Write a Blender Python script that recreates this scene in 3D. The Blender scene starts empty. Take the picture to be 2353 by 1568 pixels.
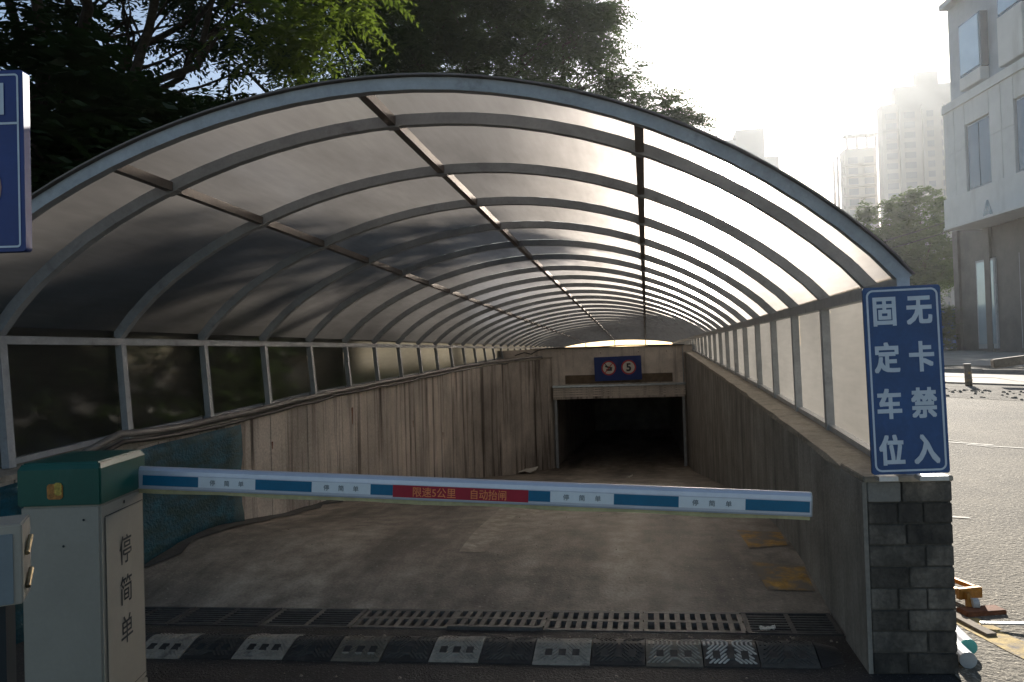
import bpy, bmesh, math, random
import numpy as np
from mathutils import Vector, Matrix
R = random.Random(7)
rng = np.random.default_rng(11)
C = bpy.context.scene.collection
SC = bpy.context.scene

# ------------------------------------------------------------------ camera, world, sun, exposure
F_PX = 1700.0; W_PX = 2353.0
yaw = math.atan(307/F_PX); pitch = math.atan(29/F_PX); roll = .03
F0 = Vector((-math.sin(yaw), math.cos(yaw), 0)); R0 = Vector((math.cos(yaw), math.sin(yaw), 0)); U0 = Vector((0, 0, 1))
Fv = F0*math.cos(pitch)+U0*math.sin(pitch); Uv = U0*math.cos(pitch)-F0*math.sin(pitch)
Rr = R0*math.cos(roll)-Uv*math.sin(roll); Uu = Uv*math.cos(roll)+R0*math.sin(roll)
cd = bpy.data.cameras.new('camera'); cam = bpy.data.objects.new('camera', cd); C.objects.link(cam)
cd.sensor_width = 36; cd.lens = F_PX/W_PX*36; cd.clip_start = .05; cd.clip_end = 2000
cam.matrix_world = Matrix(((Rr.x, Uu.x, -Fv.x, 0), (Rr.y, Uu.y, -Fv.y, 0), (Rr.z, Uu.z, -Fv.z, 1.5), (0, 0, 0, 1)))
SC.camera = cam

SUN_EL = math.radians(23); SUN_AZ = math.radians(13.5)   # azimuth from +Y towards +X
wd = bpy.data.worlds.new('World'); SC.world = wd; wd.use_nodes = True
nt = wd.node_tree
sky = nt.nodes.new('ShaderNodeTexSky'); sky.sky_type = 'NISHITA'; sky.sun_disc = False
sky.sun_elevation = SUN_EL; sky.sun_rotation = SUN_AZ
sky.air_density = 1.0; sky.dust_density = .9; sky.ozone_density = 1.0
bg = nt.nodes['Background']; bg.inputs['Strength'].default_value = .065
nt.links.new(sky.outputs[0], bg.inputs[0])
sl = bpy.data.lights.new('sun', 'SUN'); sl.energy = 5; sl.angle = math.radians(.6); sl.color = (1, .93, .83)
so = bpy.data.objects.new('sun', sl); C.objects.link(so)
sdir = Vector((math.sin(SUN_AZ)*math.cos(SUN_EL), math.cos(SUN_AZ)*math.cos(SUN_EL), math.sin(SUN_EL)))
so.rotation_euler = sdir.to_track_quat('Z', 'Y').to_euler(); so.location = (10, 40, 20)
SC.view_settings.view_transform = 'Standard'; SC.view_settings.look = 'None'
SC.view_settings.exposure = 1.15; SC.view_settings.gamma = 1; SC.view_settings.use_curve_mapping = False
SC.cycles.max_bounces = 10; SC.cycles.transparent_max_bounces = 12; SC.cycles.volume_bounces = 0
SC.cycles.sample_clamp_indirect = 6

# ------------------------------------------------------------------ materials
MATS = {}
def newmat(name):
    m = bpy.data.materials.new(name); m.use_nodes = True; m.node_tree.nodes.clear(); MATS[name] = m
    return m, m.node_tree.nodes, m.node_tree.links
def noise(N, L, scale, vec, detail=4, rough=.6):
    n = N.new('ShaderNodeTexNoise'); n.inputs['Scale'].default_value = scale
    n.inputs['Detail'].default_value = detail; n.inputs['Roughness'].default_value = rough
    L.new(vec, n.inputs['Vector']); return n.outputs['Fac']
def ramp(N, L, fac, stops):
    r = N.new('ShaderNodeValToRGB'); e = r.color_ramp.elements
    e[0].position, e[0].color = stops[0][0], (*stops[0][1], 1); e[1].position, e[1].color = stops[-1][0], (*stops[-1][1], 1)
    for p, c in stops[1:-1]:
        x = e.new(p); x.color = (*c, 1)
    L.new(fac, r.inputs[0]); return r.outputs[0]
def mixc(N, L, fac, a, b, mode='MIX'):
    m = N.new('ShaderNodeMix'); m.data_type = 'RGBA'; m.blend_type = mode
    for sock, v in ((m.inputs[0], fac), (m.inputs[6], a), (m.inputs[7], b)):
        if isinstance(v, (int, float)): sock.default_value = v
        elif isinstance(v, tuple): sock.default_value = (*v, 1)
        else: L.new(v, sock)
    return m.outputs[2]
def mapped(N, L, sc=(1, 1, 1)):
    g = N.new('ShaderNodeNewGeometry'); mp = N.new('ShaderNodeMapping'); mp.inputs['Scale'].default_value = sc
    L.new(g.outputs['Position'], mp.inputs[0]); return mp.outputs[0]
def surf(name, col, rough=.7, var=.25, scale=6, metal=0, bump=.1, fine=60, stain=None, stain_sc=(3, 3, .25), stain_lo=.45, stain_hi=.7,
         rand=0, spec=.4, speck=None, bdist=.01):
    m, N, L = newmat(name)
    P = N.new('ShaderNodeBsdfPrincipled'); O = N.new('ShaderNodeOutputMaterial'); L.new(P.outputs[0], O.inputs[0])
    v = mapped(N, L)
    a = noise(N, L, scale, v); b = noise(N, L, fine, v, 3)
    lo = tuple(c*(1-var) for c in col); hi = tuple(min(1, c*(1+var)) for c in col)
    c1 = ramp(N, L, a, [(.3, lo), (.7, hi)])
    f2 = ramp(N, L, b, [(.3, (1-var*.6,)*3), (.7, (1+var*.3,)*3)])
    c1 = mixc(N, L, 1.0, c1, f2, 'MULTIPLY')
    if stain:
        s = noise(N, L, 1, mapped(N, L, stain_sc), 6, .65)
        k = ramp(N, L, s, [(stain_lo, (0, 0, 0)), (stain_hi, (1, 1, 1))])
        c1 = mixc(N, L, k, c1, stain)
    if speck:
        s = noise(N, L, speck[1], v, 2, .5)
        k = ramp(N, L, s, [(speck[2], (0, 0, 0)), (speck[3], (1, 1, 1))])
        c1 = mixc(N, L, k, c1, speck[0])
    if rand:
        oi = N.new('ShaderNodeObjectInfo')
        rr = ramp(N, L, oi.outputs['Random'], [(0, (1-rand,)*3), (1, (1+rand,)*3)])
        c1 = mixc(N, L, 1.0, c1, rr, 'MULTIPLY')
    L.new(c1, P.inputs['Base Color'])
    P.inputs['Roughness'].default_value = rough; P.inputs['Metallic'].default_value = metal
    P.inputs['Specular IOR Level'].default_value = spec
    if bump:
        bp = N.new('ShaderNodeBump'); bp.inputs['Strength'].default_value = bump; bp.inputs['Distance'].default_value = bdist
        L.new(b, bp.inputs['Height']); L.new(bp.outputs[0], P.inputs['Normal'])
    return m
def sheet(name, tint, refr, trans, diff, rough, spec=.1, dark_tone=.3, wide=.5):
    """translucent plastic sheet: blurred see-through + glowing when lit from behind"""
    m, N, L = newmat(name)
    O = N.new('ShaderNodeOutputMaterial')
    s = noise(N, L, 1, mapped(N, L, (1.2, .5, 1.5)), 5, .6); f = noise(N, L, 30, mapped(N, L, (1, .12, 1)), 3, .5)
    k = ramp(N, L, s, [(.3, (1-dark_tone,)*3), (.65, (1, 1, 1))]); k2 = ramp(N, L, f, [(.3, (.9, .9, .9)), (.7, (1, 1, 1))])  # grime mottles the sheet tint
    col = mixc(N, L, 1.0, mixc(N, L, 1.0, tint, k, 'MULTIPLY'), k2, 'MULTIPLY')
    r = N.new('ShaderNodeBsdfRefraction'); r.inputs['IOR'].default_value = 1.12; r.inputs['Roughness'].default_value = rough
    t = N.new('ShaderNodeBsdfTranslucent'); d = N.new('ShaderNodeBsdfDiffuse'); g = N.new('ShaderNodeBsdfGlossy')
    g.inputs['Roughness'].default_value = .3; d.inputs['Color'].default_value = (.30, .28, .25, 1)
    for n in (r, t): L.new(col, n.inputs['Color'])
    r2 = N.new('ShaderNodeBsdfRefraction'); r2.inputs['IOR'].default_value = 1.3; r2.inputs['Roughness'].default_value = .85; L.new(col, r2.inputs['Color'])
    m0 = N.new('ShaderNodeMixShader'); m0.inputs[0].default_value = wide; L.new(r.outputs[0], m0.inputs[1]); L.new(r2.outputs[0], m0.inputs[2])
    m1 = N.new('ShaderNodeMixShader'); m1.inputs[0].default_value = trans/(refr+trans)
    L.new(m0.outputs[0], m1.inputs[1]); L.new(t.outputs[0], m1.inputs[2])
    m2 = N.new('ShaderNodeMixShader'); m2.inputs[0].default_value = diff; L.new(m1.outputs[0], m2.inputs[1]); L.new(d.outputs[0], m2.inputs[2])
    m3 = N.new('ShaderNodeMixShader'); m3.inputs[0].default_value = spec; L.new(m2.outputs[0], m3.inputs[1]); L.new(g.outputs[0], m3.inputs[2])
    L.new(m3.outputs[0], O.inputs[0]); return m
def leafmat(name, c, tr, w=.45):
    m, N, L = newmat(name)
    O = N.new('ShaderNodeOutputMaterial'); v = mapped(N, L)
    a = noise(N, L, 1.3, v, 3); k = ramp(N, L, a, [(.3, (.55, .6, .6)), (.7, (1.3, 1.2, 1))])
    d = N.new('ShaderNodeBsdfDiffuse'); t = N.new('ShaderNodeBsdfTranslucent'); g = N.new('ShaderNodeBsdfGlossy')
    g.inputs['Roughness'].default_value = .45
    L.new(mixc(N, L, 1.0, c, k, 'MULTIPLY'), d.inputs[0]); L.new(mixc(N, L, 1.0, tr, k, 'MULTIPLY'), t.inputs[0])
    m1 = N.new('ShaderNodeMixShader'); m1.inputs[0].default_value = w; L.new(d.outputs[0], m1.inputs[1]); L.new(t.outputs[0], m1.inputs[2])
    m2 = N.new('ShaderNodeMixShader'); m2.inputs[0].default_value = .04; L.new(m1.outputs[0], m2.inputs[1]); L.new(g.outputs[0], m2.inputs[2])
    L.new(m2.outputs[0], O.inputs[0]); return m

M_asphalt = surf('asphalt', (.115, .10, .074), .85, .5, .9, bump=.8, fine=42, speck=((.36, .32, .25), 60, .56, .68), bdist=.035, stain=(.06, .053, .042), stain_sc=(.6, .25, 1), stain_lo=.5, stain_hi=.75)
M_asphalt_dark = surf('asphalt_dark', (.022, .021, .02), .8, .4, 2, bump=.8, fine=90, speck=((.13, .13, .12), 140, .64, .7), bdist=.015)
M_earth = surf('earth', (.09, .08, .06), .95, .4, .4, bump=.5, fine=20)
M_ramp = surf('ramp_concrete', (.32, .272, .212), .75, .4, 5, bump=.6, fine=60, stain=(.07, .056, .044), stain_sc=(1.1, .22, 1), stain_lo=.42, stain_hi=.68, speck=((.34, .30, .24), 45, .68, .72))
M_wall = surf('wall_concrete', (.52, .45, .38), .85, .35, 1.1, bump=.5, fine=40, rand=.14, stain=(.075, .055, .042), stain_sc=(9, 5, .3), stain_lo=.50, stain_hi=.66)
M_wall_r = surf('wall_render', (.29, .265, .225), .9, .3, 2.5, bump=.5, fine=50, stain=(.09, .08, .07), stain_sc=(7, 6, .5), stain_lo=.45, stain_hi=.8)
M_sill = surf('sill_concrete', (.33, .29, .23), .9, .35, 5, bump=.6, fine=35, stain=(.10, .085, .07), stain_sc=(5, 5, 5), stain_lo=.5, stain_hi=.75)
M_header = surf('header_concrete', (.64, .56, .48), .85, .2, 3, bump=.2, fine=40, stain=(.16, .12, .09), stain_sc=(8, 8, .5), stain_lo=.52, stain_hi=.8)
M_dark = surf('dark_concrete', (.34, .30, .26), .9, .3, 2)
M_steel = surf('grey_steel', (.36, .37, .38), .5, .15, 8, metal=.1, bump=.03, stain=(.16, .15, .14), stain_sc=(6, 6, 6), stain_lo=.58, stain_hi=.8)
M_alu = surf('aluminium', (.55, .57, .60), .35, .12, 10, metal=.7, bump=.02)
M_purlin = surf('brown_steel', (.15, .125, .11), .45, .15, 8, metal=.3, bump=.02)
M_panel = sheet('roof_sheet', (.355, .33, .31), .46, .54, .03, .42, .02, dark_tone=.4, wide=.22)
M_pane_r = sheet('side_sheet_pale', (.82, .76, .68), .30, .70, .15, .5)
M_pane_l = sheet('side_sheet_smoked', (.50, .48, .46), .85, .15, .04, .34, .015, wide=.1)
M_brick = surf('grey_brick', (.095, .083, .068), .9, .5, 7, bump=.7, fine=50, rand=.4, stain=(.035, .032, .028), stain_sc=(9, 9, 5), stain_lo=.48, stain_hi=.68)
M_brick_pale = surf('pale_brick', (.2, .19, .17), .9, .2, 9, bump=.4, fine=60)
M_mortar = surf('mortar', (.07, .062, .05), .95, .3, 12, bump=.5)
M_blue = surf('sign_blue', (.026, .075, .20), .45, .15, 5, bump=.02, stain=(.05, .11, .3), stain_sc=(7, 7, 2), stain_lo=.55, stain_hi=.8)
M_blue_dk = surf('sign_deep_blue', (.008, .03, .16), .45, .1, 5, bump=.02)
M_letter = surf('sign_white', (.52, .58, .64), .5, .08, 9, bump=.02)
M_white = surf('white_paint', (.30, .275, .225), .45, .06, 4, bump=.02, stain=(.40, .36, .29), stain_sc=(6, 6, 1.4), stain_lo=.55, stain_hi=.85)
M_bluegrey = surf('bluegrey_paint', (.16, .19, .20), .5, .08, 4, bump=.02)
M_green = surf('green_paint', (.006, .075, .055), .38, .12, 5, bump=.02, stain=(.03, .10, .08), stain_sc=(9, 9, 3), stain_lo=.6, stain_hi=.85)
M_black = surf('black_print', (.012, .018, .022), .5, .05, 5, bump=0)
M_arm = surf('arm_aluminium', (.50, .52, .58), .38, .06, 9, metal=.35, bump=.02)
M_tape_b = surf('tape_blue', (.004, .12, .22), .4, .08, 9, bump=0)
M_tape_w = surf('tape_white', (.66, .69, .70), .45, .05, 9, bump=0)
M_tape_r = surf('tape_red', (.33, .012, .03), .4, .1, 9, bump=0)
M_orange = surf('orange_print', (.75, .22, .08), .5, .05, 9, bump=0)
M_grey_print = surf('grey_print', (.16, .18, .19), .5, .05, 9, bump=0)
M_rubber_y = surf('yellow_rubber', (.42, .37, .19), .6, .2, 9, bump=.05)
M_rub_k = surf('black_rubber', (.022, .023, .024), .6, .3, 9, bump=.2, stain=(.07, .065, .06), stain_sc=(9, 9, 9), stain_lo=.55, stain_hi=.8)
M_rub_w = surf('worn_white_rubber', (.29, .27, .225), .7, .3, 14, bump=.2, stain=(.10, .09, .08), stain_sc=(14, 14, 14), stain_lo=.48, stain_hi=.72)
M_rub_y = surf('dusty_beige_rubber', (.15, .132, .10), .7, .3, 14, bump=.2, stain=(.08, .07, .06), stain_sc=(14, 14, 14), stain_lo=.45, stain_hi=.7)
M_rub_g = surf('dusty_rubber', (.06, .058, .052), .8, .3, 14, bump=.2)
M_rub_r = surf('bright_ridge_paint', (.45, .44, .40), .7, .2, 14, bump=.1)
M_iron = surf('cast_iron', (.13, .115, .095), .7, .3, 12, bump=.3, fine=70)
M_bars = surf('dark_iron', (.055, .052, .048), .7, .3, 12, bump=.3, fine=70)
M_teal = surf('teal_mesh', (.004, .07, .10), .8, .4, 9, bump=.8, fine=45, stain=(.004, .04, .045), stain_sc=(4, 4, 14), stain_lo=.42, stain_hi=.62)
M_pipe = surf('grey_conduit', (.16, .145, .13), .6, .25, 9, bump=.05)
M_cable = surf('black_cable', (.03, .027, .025), .6, .2, 9, bump=.05)
M_pvc = surf('white_plastic', (.74, .75, .78), .35, .04, 9, bump=0)
M_tealcap = surf('teal_plastic', (.10, .42, .36), .4, .1, 9, bump=0)
M_pvc_g = surf('grey_plastic', (.35, .36, .36), .5, .15, 9, bump=0)
M_rust = surf('rusty_yellow_steel', (.36, .16, .025), .55, .35, 14, metal=.3, bump=.2)
M_rusty = surf('rust', (.16, .055, .02), .85, .3, 20, bump=.2)
M_wood = surf('grey_wood', (.19, .15, .11), .85, .3, 14, bump=.3)
M_bark = surf('bark', (.07, .055, .04), .95, .4, 12, bump=.8, fine=30)
M_slab = surf('pavement_concrete', (.33, .30, .25), .85, .2, 1.5, bump=.3, fine=30)
M_kerb = surf('kerb_stone', (.25, .235, .21), .85, .2, 4, bump=.3)
M_gravel = surf('rubble', (.20, .18, .15), .95, .5, 6, bump=1, fine=30, bdist=.03)
M_clad = surf('pale_cladding', (.64, .63, .60), .6, .06, 1.5, bump=.02, stain=(.45, .43, .39), stain_sc=(1, 1, .2), stain_lo=.55, stain_hi=.85)
M_clad_d = surf('brown_stone', (.15, .13, .115), .6, .2, 1.5, bump=.1)
M_soffit = surf('grey_soffit', (.40, .43, .46), .7, .1, 1.5, bump=.02)
M_glass = surf('window_glass', (.10, .13, .16), .12, .1, 1, metal=.2, bump=0, spec=1)
M_glass_p = surf('pale_glass', (.40, .50, .56), .2, .1, 1, metal=.3, bump=0, spec=1)
M_tower = surf('tower_concrete', (.27, .255, .24), .85, .1, .05, bump=0)
M_tower_w = surf('tower_window', (.14, .15, .17), .4, .1, .05, bump=0)
M_paint = surf('worn_road_paint', (.42, .36, .28), .85, .3, 20, bump=.2, stain=(.27, .225, .175), stain_sc=(9, 9, 9), stain_lo=.42, stain_hi=.6)
M_road_line = surf('road_line_paint', (.38, .36, .31), .8, .3, 20, bump=.2)
M_yellow = surf('worn_yellow_paint', (.48, .27, .06), .85, .3, 20, bump=.2, stain=(.21, .17, .125), stain_sc=(7, 7, 7), stain_lo=.38, stain_hi=.56)
M_yellow_kerb = surf('yellow_kerb_paint', (.42, .30, .10), .85, .3, 14, bump=.3, stain=(.12, .10, .08), stain_sc=(9, 9, 9), stain_lo=.48, stain_hi=.62)
M_pinkdisc = surf('dull_pink_reflective', (.33, .20, .17), .6, .1, 9, bump=0)
M_redring = surf('red_ring', (.45, .04, .04), .6, .1, 9, bump=0)
M_paper = surf('pale_paper', (.62, .58, .5), .8, .1, 9, bump=0)
M_plate = surf('brown_panel', (.14, .10, .065), .8, .3, 9, bump=.1)
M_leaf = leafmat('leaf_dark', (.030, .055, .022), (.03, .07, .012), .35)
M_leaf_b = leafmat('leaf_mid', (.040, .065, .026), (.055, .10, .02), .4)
M_leaf_y = leafmat('leaf_sunlit', (.07, .115, .03), (.12, .18, .025), .55)  # lighter leaf colour, sunlight on the spray put into it
M_leaf_g = leafmat('leaf_green', (.06, .10, .035), (.10, .16, .03), .4)

# ------------------------------------------------------------------ mesh helpers
def sk(x, t, z): return (x, t+.1*x, z)          # the structure's cross direction is slightly skewed to its length
class MB:
    def __init__(s): s.v = []; s.f = []
    def add(s, vs, fs):
        o = len(s.v); s.v += [tuple(p) for p in vs]; s.f += [tuple(i+o for i in f) for f in fs]; return s
    def hexa(s, p):   # 8 points: bottom 4 ccw, top 4 ccw
        return s.add(p, [(3, 2, 1, 0), (4, 5, 6, 7), (0, 1, 5, 4), (1, 2, 6, 5), (2, 3, 7, 6), (3, 0, 4, 7)])
    def box(s, x0, x1, y0, y1, z0, z1, f=None):
        p = [(x0, y0, z0), (x1, y0, z0), (x1, y1, z0), (x0, y1, z0), (x0, y0, z1), (x1, y0, z1), (x1, y1, z1), (x0, y1, z1)]
        return s.hexa([f(*q) for q in p] if f else p)
    def beam(s, a, b, w, h, up=(0, 0, 1), taper=1):
        a = Vector(a); b = Vector(b); d = (b-a).normalized(); u = Vector(up)
        sd = d.cross(u).normalized()*(w/2); uu = sd.cross(d).normalized()*(h/2)
        return s.hexa([a-sd-uu, a+sd-uu, b+sd*taper-uu*taper, b-sd*taper-uu*taper, a-sd+uu, a+sd+uu, b+sd*taper+uu*taper, b-sd*taper+uu*taper])
    def tube(s, pts, r, n=8, cap=True):
        pts = [Vector(p) for p in pts]; rs = r if isinstance(r, (list, tuple)) else [r]*len(pts)
        o = len(s.v); pd = None
        for i, p in enumerate(pts):
            d = (pts[min(i+1, len(pts)-1)]-pts[max(i-1, 0)]).normalized()
            a = d.orthogonal().normalized() if pd is None else (pd-d*pd.dot(d)).normalized()
            pd = a; b = d.cross(a)
            for k in range(n):
                t = 2*math.pi*k/n; s.v.append(tuple(p+(a*math.cos(t)+b*math.sin(t))*rs[i]))
        for i in range(len(pts)-1):
            for k in range(n):
                k2 = (k+1) % n; s.f.append((o+i*n+k, o+i*n+k2, o+(i+1)*n+k2, o+(i+1)*n+k))
        if cap:
            s.f.append(tuple(o+k for k in reversed(range(n)))); e = o+(len(pts)-1)*n; s.f.append(tuple(e+k for k in range(n)))
        return s
    def sweep(s, secs):
        """secs: list of equal-length closed cross sections"""
        n = len(secs[0]); o = len(s.v)
        for c in secs: s.v += [tuple(p) for p in c]
        for i in range(len(secs)-1):
            for k in range(n):
                k2 = (k+1) % n; s.f.append((o+i*n+k, o+i*n+k2, o+(i+1)*n+k2, o+(i+1)*n+k))
        s.f.append(tuple(o+k for k in reversed(range(n)))); e = o+(len(secs)-1)*n; s.f.append(tuple(e+k for k in range(n)))
        return s
    def obj(s, name, mat, parent=None, smooth=False, bevel=0, base=False):
        vs = np.array(s.v, float)
        c = (vs.min(0)+vs.max(0))/2
        if base: c[2] = vs[:, 2].min()
        me = bpy.data.meshes.new(name); me.from_pydata([tuple(p) for p in vs-c], [], s.f)
        me.materials.append(mat)
        bm = bmesh.new(); bm.from_mesh(me); bmesh.ops.recalc_face_normals(bm, faces=bm.faces)
        if bevel:
            ed = [e for e in bm.edges if len(e.link_faces) == 2 and e.calc_face_angle(0) > .6]
            bmesh.ops.bevel(bm, geom=ed, offset=bevel, segments=2, affect='EDGES', clamp_overlap=True)
        bm.to_mesh(me); bm.free()
        if smooth:
            for p in me.polygons: p.use_smooth = True
        o = bpy.data.objects.new(name, me); C.objects.link(o)
        if parent is not None:
            o.parent = parent; o.location = Vector(c)-world_loc(parent)
        else: o.location = c
        return o
def world_loc(o):
    l = Vector(o.location)
    while o.parent is not None: o = o.parent; l += Vector(o.location)
    return l
def tag(o, label, cat, group=None):
    o['label'] = label; o['category'] = cat
    if group: o['group'] = group
    return o
def struct(o): o['kind'] = 'structure'; return o
def stuff(o): o['kind'] = 'stuff'; return o
def thing(name, label, cat, loc, group=None):
    o = bpy.data.objects.new(name, None); C.objects.link(o); o.location = loc; o.empty_display_size = .2
    return tag(o, label, cat, group)
def meshnp(name, V, F, mat, parent=None, mats=None, midx=None):
    me = bpy.data.meshes.new(name); n = len(F)
    c = (V.min(0)+V.max(0))/2
    me.vertices.add(len(V)); me.vertices.foreach_set('co', (V-c).astype('f4').ravel())
    me.loops.add(n*4); me.loops.foreach_set('vertex_index', F.astype('i4').ravel())
    me.polygons.add(n); me.polygons.foreach_set('loop_start', np.arange(0, n*4, 4, dtype='i4'))
    me.materials.append(mat); me.update(calc_edges=True)
    o = bpy.data.objects.new(name, me); C.objects.link(o)
    if parent is not None: o.parent = parent; o.location = Vector(c)-world_loc(parent)
    else: o.location = c
    return o
def share(o, loc, parent):
    c = o.copy(); C.objects.link(c); c.parent = parent; c.location = Vector(loc)-(world_loc(parent) if parent else Vector((0, 0, 0))); return c
def plane_pt(o, ex, ez):
    o = Vector(o); ex = Vector(ex); ez = Vector(ez)
    return lambda u, v, w=0: o+ex*u+ez*v+ex.cross(ez)*w      # w towards the viewer for ex=right, ez=up
def text(name, body, size, frame, u, v, mat, parent, bold=0, w=.002, xs=1):
    """flat printed characters centred on (u, v) of a sign frame; bold = the strokes repeated in a ring"""
    cu = bpy.data.curves.new(name, 'FONT'); cu.body = body; cu.size = size; cu.resolution_u = 3
    t = bpy.data.objects.new('tmp', cu); C.objects.link(t)
    dg = bpy.context.evaluated_depsgraph_get(); m0 = bpy.data.meshes.new_from_object(t.evaluated_get(dg))
    bpy.data.objects.remove(t)
    co = np.array([p.co[:] for p in m0.vertices]); fs = [tuple(p.vertices) for p in m0.polygons]
    ctr = (co.min(0)+co.max(0))/2; V = []; F = []
    offs = [(0, 0)]+([(bold*du_, bold*dv_) for du_ in (-1, 0, 1) for dv_ in (-1, 0, 1) if du_ or dv_] if bold else [])
    for k, (du, dv) in enumerate(offs):
        o = len(V); V += [frame(u+(p[0]-ctr[0])*xs+du, v+(p[1]-ctr[1])+dv, w+k*.00006) for p in co]; F += [tuple(i+o for i in f) for f in fs]
    c = sum(V, Vector())/len(V)
    me = bpy.data.meshes.new(name); me.from_pydata([tuple(q-c) for q in V], [], F); me.materials.append(mat)
    o = bpy.data.objects.new(name, me); C.objects.link(o)
    o.parent = parent; o.location = c-world_loc(parent); return o
def ringframe(b, fr, u0, u1, v0, v1, rad, th, w, n=6):
    """rounded-rectangle outline strip, added to MB b"""
    def loop(i):
        P = []
        for (cu, cv, a0) in ((u1-rad, v1-rad, 0), (u0+rad, v1-rad, 90), (u0+rad, v0+rad, 180), (u1-rad, v0+rad, 270)):
            for k in range(n+1):
                a = math.radians(a0+90*k/n); P.append(fr(cu+(rad-i)*math.cos(a), cv+(rad-i)*math.sin(a), w))
        return P
    A, B = loop(0), loop(th); m = len(A); o = len(b.v)
    b.v += [tuple(p) for p in A+B]; b.f += [(o+k, o+(k+1) % m, o+m+(k+1) % m, o+m+k) for k in range(m)]
def rrect(b, fr, u0, u1, v0, v1, rad, w0, w1, n=5):
    P = []
    for (cu, cv, a0) in ((u1-rad, v1-rad, 0), (u0+rad, v1-rad, 90), (u0+rad, v0+rad, 180), (u1-rad, v0+rad, 270)):
        for k in range(n+1):
            a = math.radians(a0+90*k/n); P.append((cu+rad*math.cos(a), cv+rad*math.sin(a)))
    b.sweep([[fr(p[0], p[1], w0) for p in P], [fr(p[0], p[1], w1) for p in P]])
def disc(b, fr, u, v, r, w, r_in=0, n=28):
    o = len(b.v)
    P = [(u+r*math.cos(2*math.pi*k/n), v+r*math.sin(2*math.pi*k/n)) for k in range(n)]
    if r_in:
        Q = [(u+r_in*math.cos(2*math.pi*k/n), v+r_in*math.sin(2*math.pi*k/n)) for k in range(n)]
        b.v += [tuple(fr(p[0], p[1], w)) for p in P+Q]; b.f += [(o+k, o+(k+1) % n, o+n+(k+1) % n, o+n+k) for k in range(n)]
    else:
        b.v += [tuple(fr(p[0], p[1], w)) for p in P]; b.f.append(tuple(range(o, o+n)))

# ------------------------------------------------------------------ the lie of the land
def gz(t): return .032*(min(max(t, 4), 37)-4)
RT = [3, 4.3, 4.9, 5.4, 5.9, 6.5, 8, 8.7, 16.9, 19, 34]; RZ = [0, 0, .08, .1, .09, .05, -.06, -.15, -1.25, -1.45, -2.1]
def rz(x, t):
    z = float(np.interp(t, RT, RZ)); k = max(0, 1-abs(t-5.6)/1.3)
    return z+max(0, -x-1)*.035*k
SLR = ([3.5, 3.9, 4.33, 5.4, 8.3, 18, 19, 33.3], [.87, .875, .905, .95, 1.07, 1.40, 1.43, 1.5])
SLL = ([3.5, 4.1, 5, 6, 7, 8, 15.5, 22, 33.3], [.91, .93, .98, 1.01, 1.05, 1.1, 1.28, 1.46, 1.52])
def sr(t): return float(np.interp(t, *SLR))
def sl_(t): return float(np.interp(t, *SLL))
yN = lambda x: 3.993+.0575*x
yF = lambda x: 4.322+.065*x

b = MB()
def gquad(xs, ts):
    for i in range(len(xs)-1):
        for j in range(len(ts)-1):
            x0, x1, t0, t1 = xs[i], xs[i+1], ts[j], ts[j+1]
            b.add([sk(x0, t0, gz(t0)), sk(x1, t0, gz(t0)), sk(x1, t1, gz(t1)), sk(x0, t1, gz(t1))], [(0, 1, 2, 3)])
TS = [-60, -20, 0, 4, 10, 19, 26, 37, 120, 420]
gquad([-240, -60, -3.8], TS); gquad([1.2, 60, 260], TS)
gquad([-3.8, 1.2], [-60, -20, 0]); gquad([-3.8, 1.2], [19.2, 26, 37, 120, 420])
b.add([sk(-3.8, 0, 0), sk(1.2, 0, 0), (1.2, yN(1.2), 0), (-3.8, yN(-3.8), 0)], [(0, 1, 2, 3)])
struct(b.obj('ground', M_earth))
# forecourt asphalt
b = MB()
b.add([sk(-6, -8, .004), sk(1.3, -8, .004), (1.3, yN(1.3), .004), (-3.8, yN(-3.8), .004), (-6, yN(-3.8), .004)], [(0, 1, 2, 3, 4)])
struct(b.obj('forecourt', M_asphalt_dark))
# drainage channel recess
b = MB()
xa, xb = -3.6, 1.02
b.add([(xa, yN(xa), .003), (xb, yN(xb), .003), (xb, yN(xb), -.3), (xa, yN(xa), -.3), (xa, yF(xa), -.3), (xb, yF(xb), -.3), (xb, yF(xb), 0), (xa, yF(xa), 0)],
      [(0, 1, 2, 3), (3, 2, 5, 4), (4, 5, 6, 7)])
struct(b.obj('drain_channel', M_dark))
# ramp
b = MB(); xs = np.linspace(-3.7, 1.1, 13); ts = list(np.linspace(4.4, 9, 24))+list(np.linspace(9.5, 19, 10))+[22, 26, 34]
o = 0
for j, t in enumerate(ts):
    for x in xs:
        if j == 0: b.v.append((x, yF(x), rz(x, 4.3)))
        else: b.v.append(sk(x, max(t, yF(x)-.1*x+.02), rz(x, t)))
nx = len(xs)
for j in range(len(ts)-1):
    for i in range(nx-1): b.f.append((j*nx+i, j*nx+i+1, (j+1)*nx+i+1, (j+1)*nx+i))
struct(b.obj('ramp', M_ramp, smooth=True))
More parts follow.
